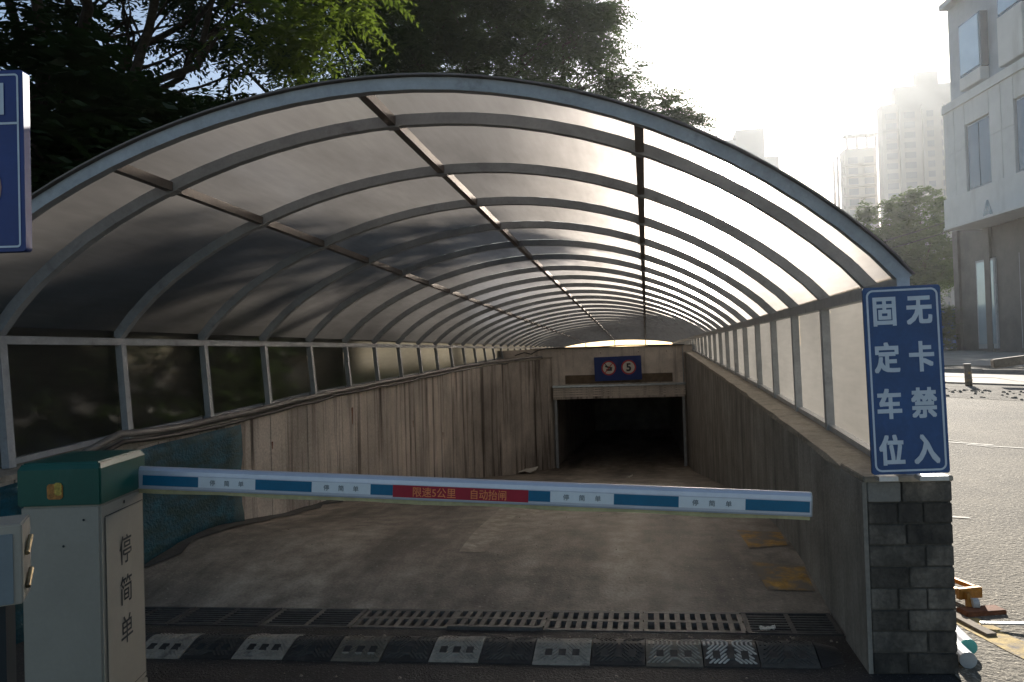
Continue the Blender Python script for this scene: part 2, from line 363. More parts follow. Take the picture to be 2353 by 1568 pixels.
# painted arrow on the ramp
b = MB()
def strip(pl, pr, n=12, dz=.0055):
    for k in range(n):
        a, c = k/n, (k+1)/n
        q = []
        for (p, s_) in ((pl, a), (pr, a), (pr, c), (pl, c)):
            x = p[0][0]+(p[1][0]-p[0][0])*s_; t = p[0][1]+(p[1][1]-p[0][1])*s_; q.append(sk(x, t, rz(x, t)+dz))
        b.add(q, [(0, 1, 2, 3)])
strip(((-1.35, 5.25), (-1.42, 6.9)), ((-1.17, 5.25), (-1.2, 6.8)), 8)
strip(((-1.42, 6.9), (-1.45, 7.26)), ((-1.2, 6.8), (-1.12, 7.29)), 3)
strip(((-1.2, 6.8), (-1.12, 7.29)), ((-1.05, 6.79), (-1.0, 7.2)), 3)
struct(b.obj('road_marking', M_paint))
b = MB(); strip(((.66, 5.3), (.64, 5.84)), ((.93, 5.36), (.95, 5.75)), 5); struct(b.obj('yellow_marking', M_yellow))
b = MB(); strip(((.67, 4.58), (.62, 5.02)), ((.94, 4.56), (.95, 4.9)), 5); struct(b.obj('yellow_marking', M_yellow))

# right-hand street
def gsheet(name, pts, mat, dz, nsub=8):
    """sheet over the ground between a near line and a far line (x,t pairs)"""
    b = MB(); (a0, a1), (c0, c1) = pts
    cols = 6
    for j in range(nsub+1):
        for i in range(cols+1):
            s_, r_ = i/cols, j/nsub
            p = (a0[0]+(a1[0]-a0[0])*s_, a0[1]+(a1[1]-a0[1])*s_); q = (c0[0]+(c1[0]-c0[0])*s_, c0[1]+(c1[1]-c0[1])*s_)
            x = p[0]+(q[0]-p[0])*r_; t = p[1]+(q[1]-p[1])*r_; b.v.append(sk(x, t, gz(t)+dz))
    for j in range(nsub):
        for i in range(cols): k = j*(cols+1)+i; b.f.append((k, k+1, k+cols+2, k+cols+1))
    return struct(b.obj(name, mat))
gsheet('road', (((1.31, -14), (30, -14)), ((1.31, 19.5), (30, 4))), M_asphalt, .006, 24)
gsheet('rubble_strip', (((1.4, 20.3), (12, 8.8)), ((1.4, 23.6), (14, 10.8))), M_gravel, .010, 14)
b = MB()
for k in range(520):
    s_ = R.random(); x = 2.5+9*s_; t = 19.3-(x-2.5)*1.05+R.uniform(-.5, 2.2); r = R.uniform(.015, .06); a = R.random()*3
    p = [(x+r*math.cos(a+i*1.57)*R.uniform(.6, 1.2), t+r*math.sin(a+i*1.57)*R.uniform(.6, 1.2)) for i in range(4)]
    z0 = gz(t); b.hexa([sk(q[0], q[1], z0) for q in p]+[sk(q[0]*.5+x*.5, q[1]*.5+t*.5, z0+r*.8) for q in p])
g = stuff(b.obj('rubble', M_gravel)); g['label'] = 'loose stone rubble along the edge of the road'
# pavement slabs as pieces, on the far side of the rubble
pv = struct(MB().box(-.1, .1, -.1, .1, -.3, -.2, lambda x, y, z: (8+x, 22+y, z+.5)).obj('pavement', M_kerb))
for i in range(9):
    for j in range(5):
        x0 = 2.6+i*1.5; t0 = 23.2-(x0-2.6)*1.0+j*1.15
        q = [(x0+.01, t0+.01), (x0+1.48, t0-1.49), (x0+1.48, t0-.37), (x0+.01, t0+1.13)]
        dz = .03+R.uniform(0, .012)
        bb = MB().hexa([sk(p[0], p[1], gz(p[1])-.05) for p in q]+[sk(p[0], p[1], gz(p[1])+dz) for p in q])
        bb.obj('paving_slab', M_slab, pv)
gsheet('inner_road', (((1.4, 30), (16, 14.5)), ((1.4, 33), (20, 15.5))), M_asphalt, .012, 10)
gsheet('plaza', (((1.4, 33.2), (20, 15.7)), ((1.4, 60), (60, 60))), M_slab, .012, 10)
for i in range(10):
    x0 = 3+i*1.2; t0 = 29.2-(x0-1.4)*1.06
    struct(MB().hexa([sk(x0, t0, gz(t0)), sk(x0+1.18, t0-1.25, gz(t0)), sk(x0+1.18, t0-1.1, gz(t0)), sk(x0, t0+.15, gz(t0)),
                      sk(x0, t0, gz(t0)+.14), sk(x0+1.18, t0-1.25, gz(t0)+.12), sk(x0+1.18, t0-1.1, gz(t0)+.12), sk(x0, t0+.15, gz(t0)+.14)]).obj('kerb', M_kerb))
b = MB()
for (x0, t0, x1, t1, w) in ((3.74, 9.95, 4.2, 9.62, .05), (3.9, 9.7, 4.7, 9.2, .04), (3.8, 10.3, 4.1, 9.4, .05), (2.2, 6.3, 2.5, 6.2, .03)):
    b.add([sk(x0, t0, gz(t0)+.011), sk(x1, t1, gz(t1)+.011), sk(x1, t1+w*2, gz(t1)+.011), sk(x0, t0+w*2, gz(t0)+.011)], [(0, 1, 2, 3)])
struct(b.obj('worn_road_marking', M_road_line))
b = MB()
P = [(1.50, 4.35), (1.58, 4.0), (1.66, 3.7), (1.80, 3.35), (2.05, 2.8)]
for k in range(4):
    (x0, t0), (x1, t1) = P[k], P[k+1]; b.add([sk(x0, t0, .012), sk(x1, t1, .012), sk(x1+.17, t1+.02, .012), sk(x0+.14, t0+.02, .012)], [(0, 1, 2, 3)])
struct(b.obj('yellow_edge_line', M_yellow_kerb))

# ------------------------------------------------------------------ retaining walls
XI = .965; XO = 1.33
rw = thing('retaining_wall', 'low rendered concrete wall on the right of the ramp under the pale side windows', 'wall', sk(1.15, 4, 0))
b = MB(); tt = [3.9, 4.33, 5.4, 7, 8.3, 12, 18, 19.0, 33.3]
b.sweep([[sk(XI, t, -3.6), sk(XO, t, -3.6), sk(XO, t, sr(t)-.035), sk(XI, t, sr(t)-.035)] for t in tt]); b.obj('wall_body', M_wall_r, rw)
b = MB()
secs = []
for t in np.linspace(3.9, 33.3, 90):
    j = lambda: R.uniform(-.006, .006)
    secs.append([sk(XI-.012+j(), t, sr(t)-.034), sk(XO+.012, t, sr(t)-.034), sk(XO+.012+j(), t, sr(t)+j()*.5), sk(XI-.008+j(), t, sr(t)+j())])
b.sweep(secs); b.obj('coping', M_sill, rw)
# left wall, face broken by formwork joints
def lx(t): return float(np.interp(t, [3, 14.5, 16.3, 17.8, 18.6, 19.1], [-3.45, -3.45, -3.2, -2.82, -2.55, -2.36]))
lw = thing('retaining_wall', 'streaked board-marked concrete wall on the left of the ramp under the dark side windows', 'wall', sk(-3.6, 4, 0))
k = 0; t = 3.5
edges = [3.5]
while edges[-1] < 19: edges.append(min(19.05, edges[-1]+R.choice([.38, .42, .5, .34])))
for a, c in zip(edges[:-1], edges[1:]):
    if c-a < .05: continue
    off = R.uniform(0, .008); g_ = .006
    b = MB()
    b.hexa([sk(lx(a+g_)-.06, a+g_, -1.8), sk(lx(a+g_)+off, a+g_, -1.8), sk(lx(c-g_)+off, c-g_, -1.8), sk(lx(c-g_)-.06, c-g_, -1.8),
            sk(lx(a+g_)-.06, a+g_, sl_(a)-.03), sk(lx(a+g_)+off, a+g_, sl_(a)-.03), sk(lx(c-g_)+off, c-g_, sl_(c)-.03), sk(lx(c-g_)-.06, c-g_, sl_(c)-.03)])
    b.obj('wall_panel', M_wall, lw)
b = MB(); b.sweep([[sk(-3.95, t, -3.6), sk(lx(t)-.02, t, -3.6), sk(lx(t)-.02, t, sl_(t)-.034), sk(-3.95, t, sl_(t)-.034)] for t in (3.5, 4.1, 5, 6, 7, 8, 11, 14.5, 15.5, 16.3, 17.8, 18.6, 19.05)])
b.sweep([[sk(-3.95, t, -.5), sk(-3.4, t, -.5), sk(-3.4, t, sl_(t)), sk(-3.95, t, sl_(t))] for t in (19.3, 22, 33.3)])
b.obj('wall_core', M_mortar, lw)
b = MB(); secs = []
for t in np.linspace(3.5, 19.05, 60):
    j = lambda: R.uniform(-.006, .006)
    secs.append([sk(-3.97, t, sl_(t)-.033), sk(lx(t)+.02+j(), t, sl_(t)-.033), sk(lx(t)+.015+j(), t, sl_(t)+j()), sk(-3.97, t, sl_(t)+j()*.5)])
b.sweep(secs); b.obj('coping', M_sill, lw)
b = MB()
for (t, z, h, w) in ((8.6, .92, .2, .05), (10.9, .55, .1, .04), (6.7, .75, .07, .03), (12.5, .2, .12, .05)):
    x = lx(t)+.011; b.add([sk(x, t, z), sk(x, t+w, z), sk(x, t+w*.7, z-h), sk(x, t+w*.3, z-h)], [(0, 1, 2, 3)])
b.obj('rust_stain', M_rusty, lw)
# teal mesh sheet hung on the left wall
b = MB(); n = 14; m = 10
for i in range(n+1):
    t = 3.7+(6.15-3.7)*i/n
    for j in range(m+1):
        z = (rz(-3.4, t)+.0)+(sl_(t)-.05-rz(-3.4, t))*j/m
        b.v.append(sk(-3.45+.025+.012*math.sin(i*1.9+j*.8)+R.uniform(0, .006), t+R.uniform(-.01, .01), z))
for i in range(n):
    for j in range(m): q = i*(m+1)+j; b.f.append((q, q+m+1, q+m+2, q+1))
o = b.obj('mesh_sheet', M_teal, smooth=True)
md = o.modifiers.new('s', 'SOLIDIFY'); md.thickness = .004
tag(o, 'teal green mesh sheet covering the near end of the left ramp wall', 'sheet')

# ------------------------------------------------------------------ portal
pt = thing('garage_portal', 'concrete garage portal with a dark opening at the foot of the ramp', 'portal', sk(-.7, 19, -1.45))
XL, XR = -2.36, .95
b = MB(); b.box(-3.9, 1.35, 19.08, 19.4, .62, 1.585, sk); b.obj('header_wall', M_header, pt)
b = MB(); b.box(-2.9, 1.3, 19.03, 19.42, 1.586, 1.60, sk); b.obj('header_coping', M_sill, pt)
b = MB(); b.box(XL+.01, XR-.005, 18.9, 19.075, .30, .60, sk)
b.obj('shutter_box', M_wall, pt, bevel=.006)
for z in (.36, .42, .48, .54):
    MB().box(XL+.012, XR-.007, 18.894, 18.9, z, z+.045, sk).obj('slat', M_header, pt)
b = MB(); b.box(XL+.0, XR, 18.86, 19.078, .602, .65, sk); b.obj('flashing', M_alu, pt)
b = MB(); b.box(-2.05, .64, 19.05, 19.079, .68, .90, sk); b.obj('name_panel', M_plate, pt)
for x in (XL+.03, XR-.09): MB().box(x, x+.06, 18.95, 19.07, -1.5, .3, sk).obj('door_guide', M_steel, pt)
MB().box(XR-.05, XR-.03, 18.99, 19.06, .65, 1.57, sk).obj('downpipe', M_steel, pt)
for (x0, x1, y0, y1) in ((-3.9, XL, 19.08, 34), (XR, 1.3, 19.4, 34)): MB().box(x0, x1, y0, y1, -3.6, .618, sk).obj('side_wall', M_dark, pt)
MB().box(-3.9, 1.3, 19.42, 34, .30, .33, sk).obj('ceiling_slab', M_dark, pt)
MB().box(-3.9, 1.3, 34.01, 34.2, -3.6, .33, sk).obj('back_wall', M_dark, pt)
for x in (-2.1, -1.15, -.2, .5): MB().box(x, x+.02, 19.06, 19.079, 1.44, 1.46, sk).obj('bolt', M_rusty, pt)
# sign over the portal
sg = thing('warning_sign', 'small blue sign with a crossed-out horn and a 5 above the garage opening', 'sign', sk(-.7, 18.95, .74))
A = Vector(sk(-1.295, 18.97, .735)); ex = (Vector(sk(-.12, 18.97, .755))-A); wS = ex.length; ex.normalize(); ez = Vector((0, 0, 1)); ez = (ez-ex*ez.dot(ex)).normalized()
fr = plane_pt(A, ex, ez)
b = MB(); rrect(b, fr, 0, wS, 0, .605, .01, 0, -.03); b.obj('board', M_blue_dk, sg)
for (u, nm) in ((.36, 'a'), (.86, 'b')):
    b = MB(); disc(b, fr, u, .32, .185, .003, .15); b.obj('red_ring', M_redring, sg)
    b = MB(); disc(b, fr, u, .32, .149, .003); b.obj('white_disc', M_paper, sg)
text('number', '5', .27, fr, .86, .32, M_black, sg, .008, w=.006)
b = MB()
def poly(b, fr, pts, w):
    o = len(b.v); b.v += [tuple(fr(p[0], p[1], w)) for p in pts]; b.f.append(tuple(range(o, o+len(pts))))
poly(b, fr, [(.27, .39), (.27, .35), (.42, .29), (.45, .31), (.45, .34), (.42, .34)], .006)
poly(b, fr, [(.29, .25), (.44, .25), (.44, .29), (.30, .30)], .007)
poly(b, fr, [(.25, .44), (.27, .45), (.35, .34), (.33, .33)], .008)
b.obj('horn_symbol', M_black, sg)
b = MB(); poly(b, fr, [(.25, .21), (.27, .20), (.47, .43), (.45, .44)], .009); b.obj('diagonal_bar', M_redring, sg)

# ------------------------------------------------------------------ the canopy
cp = thing('ramp_canopy', 'long barrel-vaulted canopy of steel arches and translucent sheets over the ramp', 'canopy', sk(-1.25, 3.5, .9))
BX = np.array([-3.67, -3.55, -3.3, -3.03, -2.83, -2.61, -2.28, -1.83, -1.36, -.97, -.55, -.04, .26, .54, .85, 1.03, 1.17])
BZ = np.array([1.68, 1.83, 2.07, 2.27, 2.39, 2.475, 2.60, 2.72, 2.785, 2.78, 2.735, 2.575, 2.435, 2.29, 2.07, 1.91, 1.765])
# smooth the traced curve with a cubic fit in arc-length
_s = np.r_[0, np.cumsum(np.hypot(np.diff(BX), np.diff(BZ)))]; _s /= _s[-1]
px = np.polyfit(_s, BX, 6, w=[9]+[1]*(len(_s)-2)+[9]); pz = np.polyfit(_s, BZ, 6, w=[9]+[1]*(len(_s)-2)+[9])
def base_z(u): return 1.68+(1.765-1.68)*u
NU = 40; US = np.linspace(0, 1, NU+1)
AX = np.polyval(px, US); AZ = np.polyval(pz, US)-base_z(US)
AX[0], AX[-1] = -3.67, 1.16; AZ[0] = AZ[-1] = 0
def arch(u, t, off=0):
    """point of the arch line at parameter u, station t, pushed outward by off"""
    k = 1-.0285*(t-3.75)/1.06
    x = float(np.interp(u, US, AX)); z = float(np.interp(u, US, AZ))*k+base_z(u)
    if off:
        e = .012; u0, u1 = max(0, u-e), min(1, u+e)
        dx = float(np.interp(u1, US, AX)-np.interp(u0, US, AX)); dz = (float(np.interp(u1, US, AZ)-np.interp(u0, US, AZ)))*k+base_z(u1)-base_z(u0)
        l = math.hypot(dx, dz); x -= dz/l*off; z += dx/l*off
    return x, z
def u_of_x(x): return float(np.interp(x, AX, US))
RIBS = [3.55]+[4.05+i for i in range(30)]
PU = [u_of_x(-2.61), u_of_x(-1.34), u_of_x(-.01)]
for i, t in enumerate(RIBS):
    wd_, hh = (.05, .062) if i else (.05, .060)
    secs = []
    for u in np.linspace(0, 1, 29):
        xi, zi = arch(u, t); xo, zo = arch(u, t, hh)
        secs.append([sk(xi, t-wd_/2, zi), sk(xi, t+wd_/2, zi), sk(xo, t+wd_/2, zo), sk(xo, t-wd_/2, zo)])
    MB().sweep(secs).obj('arch_rib', M_steel, cp)
# front trim of the roof sheet
secs = []
for u in np.linspace(0, 1, 41):
    xi, zi = arch(u, 3.5, .061); xo, zo = arch(u, 3.5, .069)
    secs.append([sk(xi, 3.50, zi), sk(xi, 3.6, zi), sk(xo, 3.6, zo), sk(xo, 3.50, zo)])
MB().sweep(secs).obj('edge_trim', M_purlin, cp)
TE = RIBS[-1]
for p in PU:
    for t in RIBS[1:9]:
        x, z = arch(p, t, -.004); xa, za = arch(p-.006, t, -.003); xb, zb = arch(p+.006, t, -.003); MB().beam(sk(xa, t, za), sk(xb, t, zb), .062, .005).obj('joint_plate', M_steel, cp)
for p in PU:
    for a, c in zip(RIBS[:-1], RIBS[1:]):
        s0 = arch(p, a, .03); s1 = arch(p, c, .03)
        MB().beam(sk(s0[0], a+.026, s0[1]), sk(s1[0], c-.026, s1[1]), .045, .05).obj('purlin', M_purlin, cp)
for (x, z, w, h, n) in ((-3.68, 1.672, .05, .05, 'l'), (1.165, 1.765, .055, .065, 'r')):
    MB().beam(sk(x, 3.52, z-.005), sk(x, TE, z-.005), w, h).obj('eave_rail', M_steel, cp)
# roof sheets, one per field
UF = [0]+PU+[1]
for a, c in zip(RIBS[:-1], RIBS[1:]):
    for q in range(4):
        b = MB(); n = 10
        for k in range(n+1):
            u = UF[q]+(UF[q+1]-UF[q])*k/n
            for t in (a+.003, c-.003):
                x, z = arch(u, t, .066); b.v.append(sk(x, t, z))
        for k in range(n): b.f.append((2*k, 2*k+1, 2*k+3, 2*k+2))
        o = b.obj('roof_sheet', M_panel, cp, smooth=True)
        if o.data.polygons[5].normal.z > 0: o.data.flip_normals()          # the lower face of the sheet is its front
# side posts and panes
for i, t in enumerate(RIBS):
    b = MB().beam(sk(-3.63, t, sl_(t)), sk(-3.675, t, 1.65), .05, .05, up=(0, 1, 0)); b.obj('side_post', M_steel, cp)
    MB().beam(sk(1.175, t, sr(t)), sk(1.165, t, 1.73), .05, .055, up=(0, 1, 0)).obj('side_post', M_steel, cp)
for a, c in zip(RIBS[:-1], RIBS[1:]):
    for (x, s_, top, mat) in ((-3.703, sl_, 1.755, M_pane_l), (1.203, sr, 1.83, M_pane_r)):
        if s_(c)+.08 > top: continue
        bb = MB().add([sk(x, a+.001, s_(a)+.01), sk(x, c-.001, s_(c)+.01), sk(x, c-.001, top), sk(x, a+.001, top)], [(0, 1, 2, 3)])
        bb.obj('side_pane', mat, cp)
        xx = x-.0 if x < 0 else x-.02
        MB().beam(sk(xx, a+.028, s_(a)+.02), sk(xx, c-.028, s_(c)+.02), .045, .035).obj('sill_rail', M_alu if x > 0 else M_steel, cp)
for p in PU:
    x, z = arch(p, TE); MB().beam(sk(x, TE+.03, .9), sk(x, TE+.03, z), .04, .04, up=(0, 1, 0)).obj('end_stud', M_steel, cp)

# conduits along the left sill
def cpath(dx, dz, wob, t0=5.4):
    P = [sk(-3.38+dx, 4.0, .80+dz), sk(-3.40+dx, 4.35, .97+dz), sk(-3.41+dx, 4.65, 1.045+dz), sk(-3.42+dx, 4.95, 1.03+dz)]
    t = t0
    while t < 14.5: P.append(sk(-3.44+dx+R.uniform(-wob, wob), t, sl_(t)+.03+dz+R.uniform(-wob, wob)*.6)); t += .45
    for t in np.arange(14.6, 19, .5): P.append(sk(lx(t)-.02+dx+R.uniform(-wob, wob), t, sl_(t)+.03+dz+R.uniform(-wob, wob)))
    return P
tag(MB().tube(cpath(.0, .004, .01), .025, 8).obj('conduit', M_pipe, smooth=True), 'thick grey conduit running along the top of the left wall', 'pipe')
tag(MB().tube(cpath(.03, -.045, .022), .016, 6).obj('cable', M_cable, smooth=True), 'thin black cable sagging beside the grey conduit on the left wall', 'cable')
P = [sk(-3.2, 18.4, 1.45), sk(-3.0, 18.6, 1.52), sk(-2.85, 18.7, 1.47), sk(-2.7, 18.8, 1.56), sk(-2.5, 18.9, 1.60), sk(-2.3, 19.0, 1.61), sk(-1.2, 19.02, 1.605), sk(-.5, 19.02, 1.63), sk(.2, 19.02, 1.61), sk(.95, 19.0, 1.60)]
tag(MB().tube(P, .014, 6).obj('cable', M_cable, smooth=True), 'black cable lying across the top of the garage portal', 'cable')

# ------------------------------------------------------------------ brick pillar with its sign
pl = thing('brick_pillar', 'dark brick pillar with recessed joints at the front end of the right wall', 'pillar', sk(1.14, 3.7, 0))
b = MB().box(.965, 1.326, 3.5065, 3.895, -.1, .862, sk); b.obj('mortar_core', M_mortar, pl)
course = .0965; rows = [[.15, .215], [.13, .11, .125], [.165, .2], [.245, .12], [.17, .195], [.12, .125, .12], [.16, .205], [.24, .125], [.15, .215]]
for r_, ws in enumerate(rows):
    z1 = .868-r_*course; z0 = z1-course+.008; x = .967
    for k, w in enumerate(ws):
        x1 = x+w-.007 if k < len(ws)-1 else 1.33
        d = R.uniform(0, .006)
        o = MB().box(x, x1, 3.50-d, 3.60, z0, z1, sk).obj('brick', M_brick_pale if (r_ == 0 and k == 0) else M_brick, pl, bevel=.003)
        x += w
    y = 3.605
    while y < 3.88:
        w = R.choice([.11, .13, .23]); y1 = min(y+w, 3.895)
        MB().box(1.22, 1.332+R.uniform(0, .004), y, y1-.009, z0, z1, sk).obj('brick', M_brick, pl, bevel=.003); y = y1
        if y1 >= 3.88: break
MB().box(.95, 1.338, 3.49, 3.9, .869, .895, sk).obj('cap_slab', M_sill, pl, bevel=.004)
MB().box(.945, .9645, 3.502, 3.9, -.1, .868, sk).obj('plaster_return', M_wall_r, pl)
# blue sign
bs = thing('parking_sign', 'tall blue sign with eight white Chinese characters standing on the brick pillar', 'sign', sk(1.12, 3.38, .9))
A = Vector(sk(.958, 3.38, .921)); B_ = Vector(sk(1.283, 3.38, .926)); ex = B_-A; wS = ex.length; ex.normalize()
ez = Vector(sk(.966, 3.38, 1.742))-A; hS = ez.length; ez = (ez-ex*ez.dot(ex)).normalized()
fr = plane_pt(A, ex, ez)
b = MB(); rrect(b, fr, 0, wS, 0, hS, .012, -.012, 0); b.obj('board', M_blue, bs)
b = MB(); ringframe(b, fr, .012, wS-.012, .012, hS-.012, .03, .0085, .002); b.obj('border', M_letter, bs)
for (txt, u) in (('固定车位', .087), ('无卡禁入', .233)):
    for k, ch in enumerate(txt):
        text('character', ch, .136, fr, u, hS*(.868-.246*k), M_letter, bs, .0040, w=.0025, xs=.80)
MB().beam(fr(.16, .3, -.013), fr(.16, .3, -.013)+Vector((.02, .2, 0)), .03, .02).obj('bracket', M_steel, bs)
MB().beam(fr(.16, .7, -.013), fr(.16, .7, -.013)+Vector((.02, .2, 0)), .03, .02).obj('bracket', M_steel, bs)
MB().box(.98, 1.06, 3.36, 3.43, .896, .915, sk).obj('foot', M_alu, bs); MB().box(1.15, 1.27, 3.36, 3.43, .896, .915, sk).obj('foot', M_alu, bs)

# ------------------------------------------------------------------ barrier
bx = thing('boom_barrier', 'boom barrier with green-capped white cabinet and striped arm lowered across the entrance', 'barrier', (-2.32, 2.72, 0))
FL = Vector((-2.43, 2.51, 0)); FR = Vector((-2.12, 2.57, 0)); BR = Vector((-2.22, 2.96, 0)); BL = FL+BR-FR
def prism(b, pts, z0, z1, grow=0):
    c = sum(pts, Vector())/4; P = [p+(p-c).normalized()*grow for p in pts]
    return b.hexa([Vector((p.x, p.y, z0)) for p in P]+[Vector((p.x, p.y, z1)) for p in P])
Q = [FL, FR, BR, BL]
prism(MB(), Q, .12, .957, -.004).obj('body', M_white, bx, bevel=.008)
prism(MB(), Q, 0, .118, -.001).obj('plinth', M_white, bx, bevel=.004)
cb = MB(); c0 = sum(Q, Vector())/4
P0_ = [p+(p-c0).normalized()*.008 for p in Q]; P1_ = [p-(p-c0).normalized()*.012 for p in Q]
cb.sweep([[Vector((p.x, p.y, z)) for p in PP] for PP, z in ((P0_, .958), (P0_, 1.10), (P1_, 1.125))]); cb.obj('cap', M_green, bx, bevel=.006)
sx = (BR-FR); sl2 = sx.length; sx = sx.normalized()
frs = plane_pt(FR-Vector((0, 0, 0))+sx.cross(Vector((0, 0, 1)))*(-.0), sx, (0, 0, 1))
nrm = sx.cross(Vector((0, 0, 1)))
b = MB(); rrect(b, frs, .035, sl2-.03, .155, .90, .004, .0005, .0035); b.obj('door', M_white, bx)
b = MB(); ringframe(b, frs, .029, sl2-.024, .149, .906, .005, .0035, .0022); b.obj('door_gap', M_black, bx)
for k, ch in enumerate('停简单'):
    text('character', ch, .125, frs, .195, .735-.165*k, M_black, bx, .0005, w=.0055, xs=.95)
b = MB(); disc(b, frs, .20, .93, .008, .002, n=12); b.obj('keyhole', M_black, bx)
fxv = (FR-FL).normalized(); frf = plane_pt(FL, fxv, (0, 0, 1))
for (u, v) in ((.25, .90), (.17, .80)):
    b = MB(); disc(b, frf, u, v, .005, .002, n=12); b.obj('screw_hole', M_black, bx)
b = MB(); rrect(b, frf, .115, .175, .985, 1.045, .012, .007, .0105); b.obj('cap_patch', surf('patch_orange', (.36, .15, .03), .5, .5, 60, bump=0, fine=200), bx)  # small orange and yellow patches on the front of the cap
b = MB(); rrect(b, frf, .145, .172, 1.0, 1.05, .008, .0106, .012); b.obj('cap_patch', surf('patch_yellow', (.42, .30, .05), .5, .5, 60, bump=0, fine=200), bx)
# arm
A0 = Vector((-2.26, 2.914, 1.0087)); A1 = Vector((.63, 3.17, .855)); TAPE0 = Vector((-2.19, 2.92, 1.005))
ax = (A1-A0).normalized(); front = Vector((ax.y, -ax.x, 0)).normalized(); upv = ax.cross(-front); upv = upv if upv.z > 0 else -upv
prof = []
for (w, h) in ((.020, -.047), (.022, -.04), (.0225, .018), (.020, .034), (.013, .045), (.004, .049), (-.004, .049), (-.013, .045), (-.020, .034), (-.0225, .018), (-.022, -.04), (-.020, -.047)): prof.append((w, h))
ar = MB().sweep([[p+front*w+upv*h for (w, h) in prof] for p in (A0, A1)]).obj('arm', M_arm, bx)
MB().sweep([[p+front*w+upv*h for (w, h) in prof] for p in (A1, A1+ax*.006)]).obj('end_cap', M_pvc_g, ar)
b = MB(); n = 14
for (s0, s1, m_) in ((.0, .36, 0), (.36, .625, 1), (.625, .8, 0), (.8, 1.0, 2)): pass
b.sweep([[A0+(A1-A0)*s_+front*w+upv*h for (w, h) in ((.013, -.0475), (.013, -.064-.003*math.sin(s_*31)), (-.013, -.064-.003*math.sin(s_*31)), (-.013, -.0475))] for s_ in np.linspace(.02, 1, 24)])
b.obj('rubber_strip', M_rubber_y, ar)
US_ = [.0031, .0926, .183, .2713, .3618, .3959, .5984, .6306, .7228, .8155, .9093, .9985]
cols = 'bwbwbrbwbwb'
def fa(s_, v, w=0): return TAPE0+(A1-TAPE0)*s_+upv*v+front*(.0235+w)
for k, c_ in enumerate(cols):
    m_ = {'b': M_tape_b, 'w': M_tape_w, 'r': M_tape_r}[c_]; v0, v1, w_ = (-.036, .015, .0008) if c_ == 'r' else (-.030, .014, 0)
    s0, s1 = US_[k], US_[k+1]
    MB().hexa([fa(s0, v0, -.003), fa(s1, v0, -.003), fa(s1, v0, w_), fa(s0, v0, w_), fa(s0, v1, -.003), fa(s1, v1, -.003), fa(s1, v1, w_), fa(s0, v1, w_)]).obj({'b': 'blue_band', 'w': 'white_band', 'r': 'red_band'}[c_], m_, ar)
    LN = (A1-TAPE0).length
    fra = lambda u, v, w=0: TAPE0+ax*u+upv*v+front*(.0236+w)
    if c_ == 'w':
        for q in (.25, .5, .75):
            text('character', '停简单'[int(q*4)-1], .026, fra, (s0+(s1-s0)*q)*LN, -.008, M_grey_print, ar, .0003, w=.0008)
    if c_ == 'r':
        text('slogan', '限速5公里', .044, fra, (s0+(s1-s0)*.31)*LN, -.0105, M_orange, ar, .0004, w=.0018, xs=.95)
        text('slogan', '自动抬闸', .044, fra, (s0+(s1-s0)*.71)*LN, -.0105, M_orange, ar, .0004, w=.0018, xs=.9)
# reader cabinet
rd = thing('reader_cabinet', 'small cream cabinet with two brass hinges on a dark post at the left edge', 'cabinet', (-1.93, 1.85, 0))
K0 = Vector((-1.754, 1.82, 0)); K1 = Vector((-1.85, 1.95, 0)); sv = (K1-K0); fl = Vector((-sv.y, sv.x, 0)).normalized()*.26; 
fl = Vector((-.8, -.59, 0)).normalized()*.28
Q = [K0+fl, K0, K1, K1+fl]
prism(MB(), Q, .835, 1.06).obj('body', M_white, rd, bevel=.004)
ff = plane_pt(K0+fl, -fl.normalized(), (0, 0, 1))
b = MB(); rrect(b, ff, .02, .258, .84, 1.035, .004, .0005, .006); b.obj('door', M_bluegrey, rd)
fs = plane_pt(K0, sv.normalized(), (0, 0, 1)); sl3 = sv.length
for v in (.895, .99):
    b = MB(); b.tube([fs(.03, v-.02, .008), fs(.085, v+.018, .01)], .007, 8); b.tube([fs(.045, v-.022, .003), fs(.09, v-.0, .003)], .009, 6)
    b.obj('hinge', surf('brass%d' % int(v*100), (.30, .24, .14), .35, .3, 30, metal=.8, bump=0), rd)
prism(MB(), [K0+fl*.75+Vector((0, .03, 0)), K0+fl*.15+Vector((-.03, .03, 0)), K1+fl*.15, K1+fl*.75], 0, .834).obj('post', M_black, rd)
# left sign
ls = thing('entrance_sign', 'dark blue entrance sign with a white border cut off by the left edge', 'sign', (-2.1, 1.96, 0))
A = Vector((-2.36, 1.90, 1.862)); ex = (Vector((-1.875, 1.98, 1.862))-A); wS = ex.length; ex.normalize(); fr = plane_pt(A, ex, (0, 0, 1))
b = MB(); rrect(b, fr, 0, wS, 0, .565, .012, 0, -.03); b.obj('board', M_blue_dk, ls)
b = MB(); ringframe(b, fr, .01, wS-.014, .012, .553, .012, .006, .002); b.add([fr(.02, .395, .002), fr(wS-.016, .395, .002), fr(wS-.016, .402, .002), fr(.02, .402, .002)], [(0, 1, 2, 3)]); b.obj('border', M_letter, ls)
text('lettering', '入', .12, fr, wS-.30, .475, M_letter, ls, .003, w=.0025)
text('lettering', '口', .118, fr, wS-.107, .475, M_letter, ls, .003, w=.0025)
b = MB(); disc(b, fr, wS-.18, .20, .108, .002); b.obj('disc', M_pinkdisc, ls)
MB().tube([Vector((-2.12, 2.0, 0)), Vector((-2.12, 2.0, 2.5))], .03, 12).obj('pole', M_steel, ls, smooth=True)

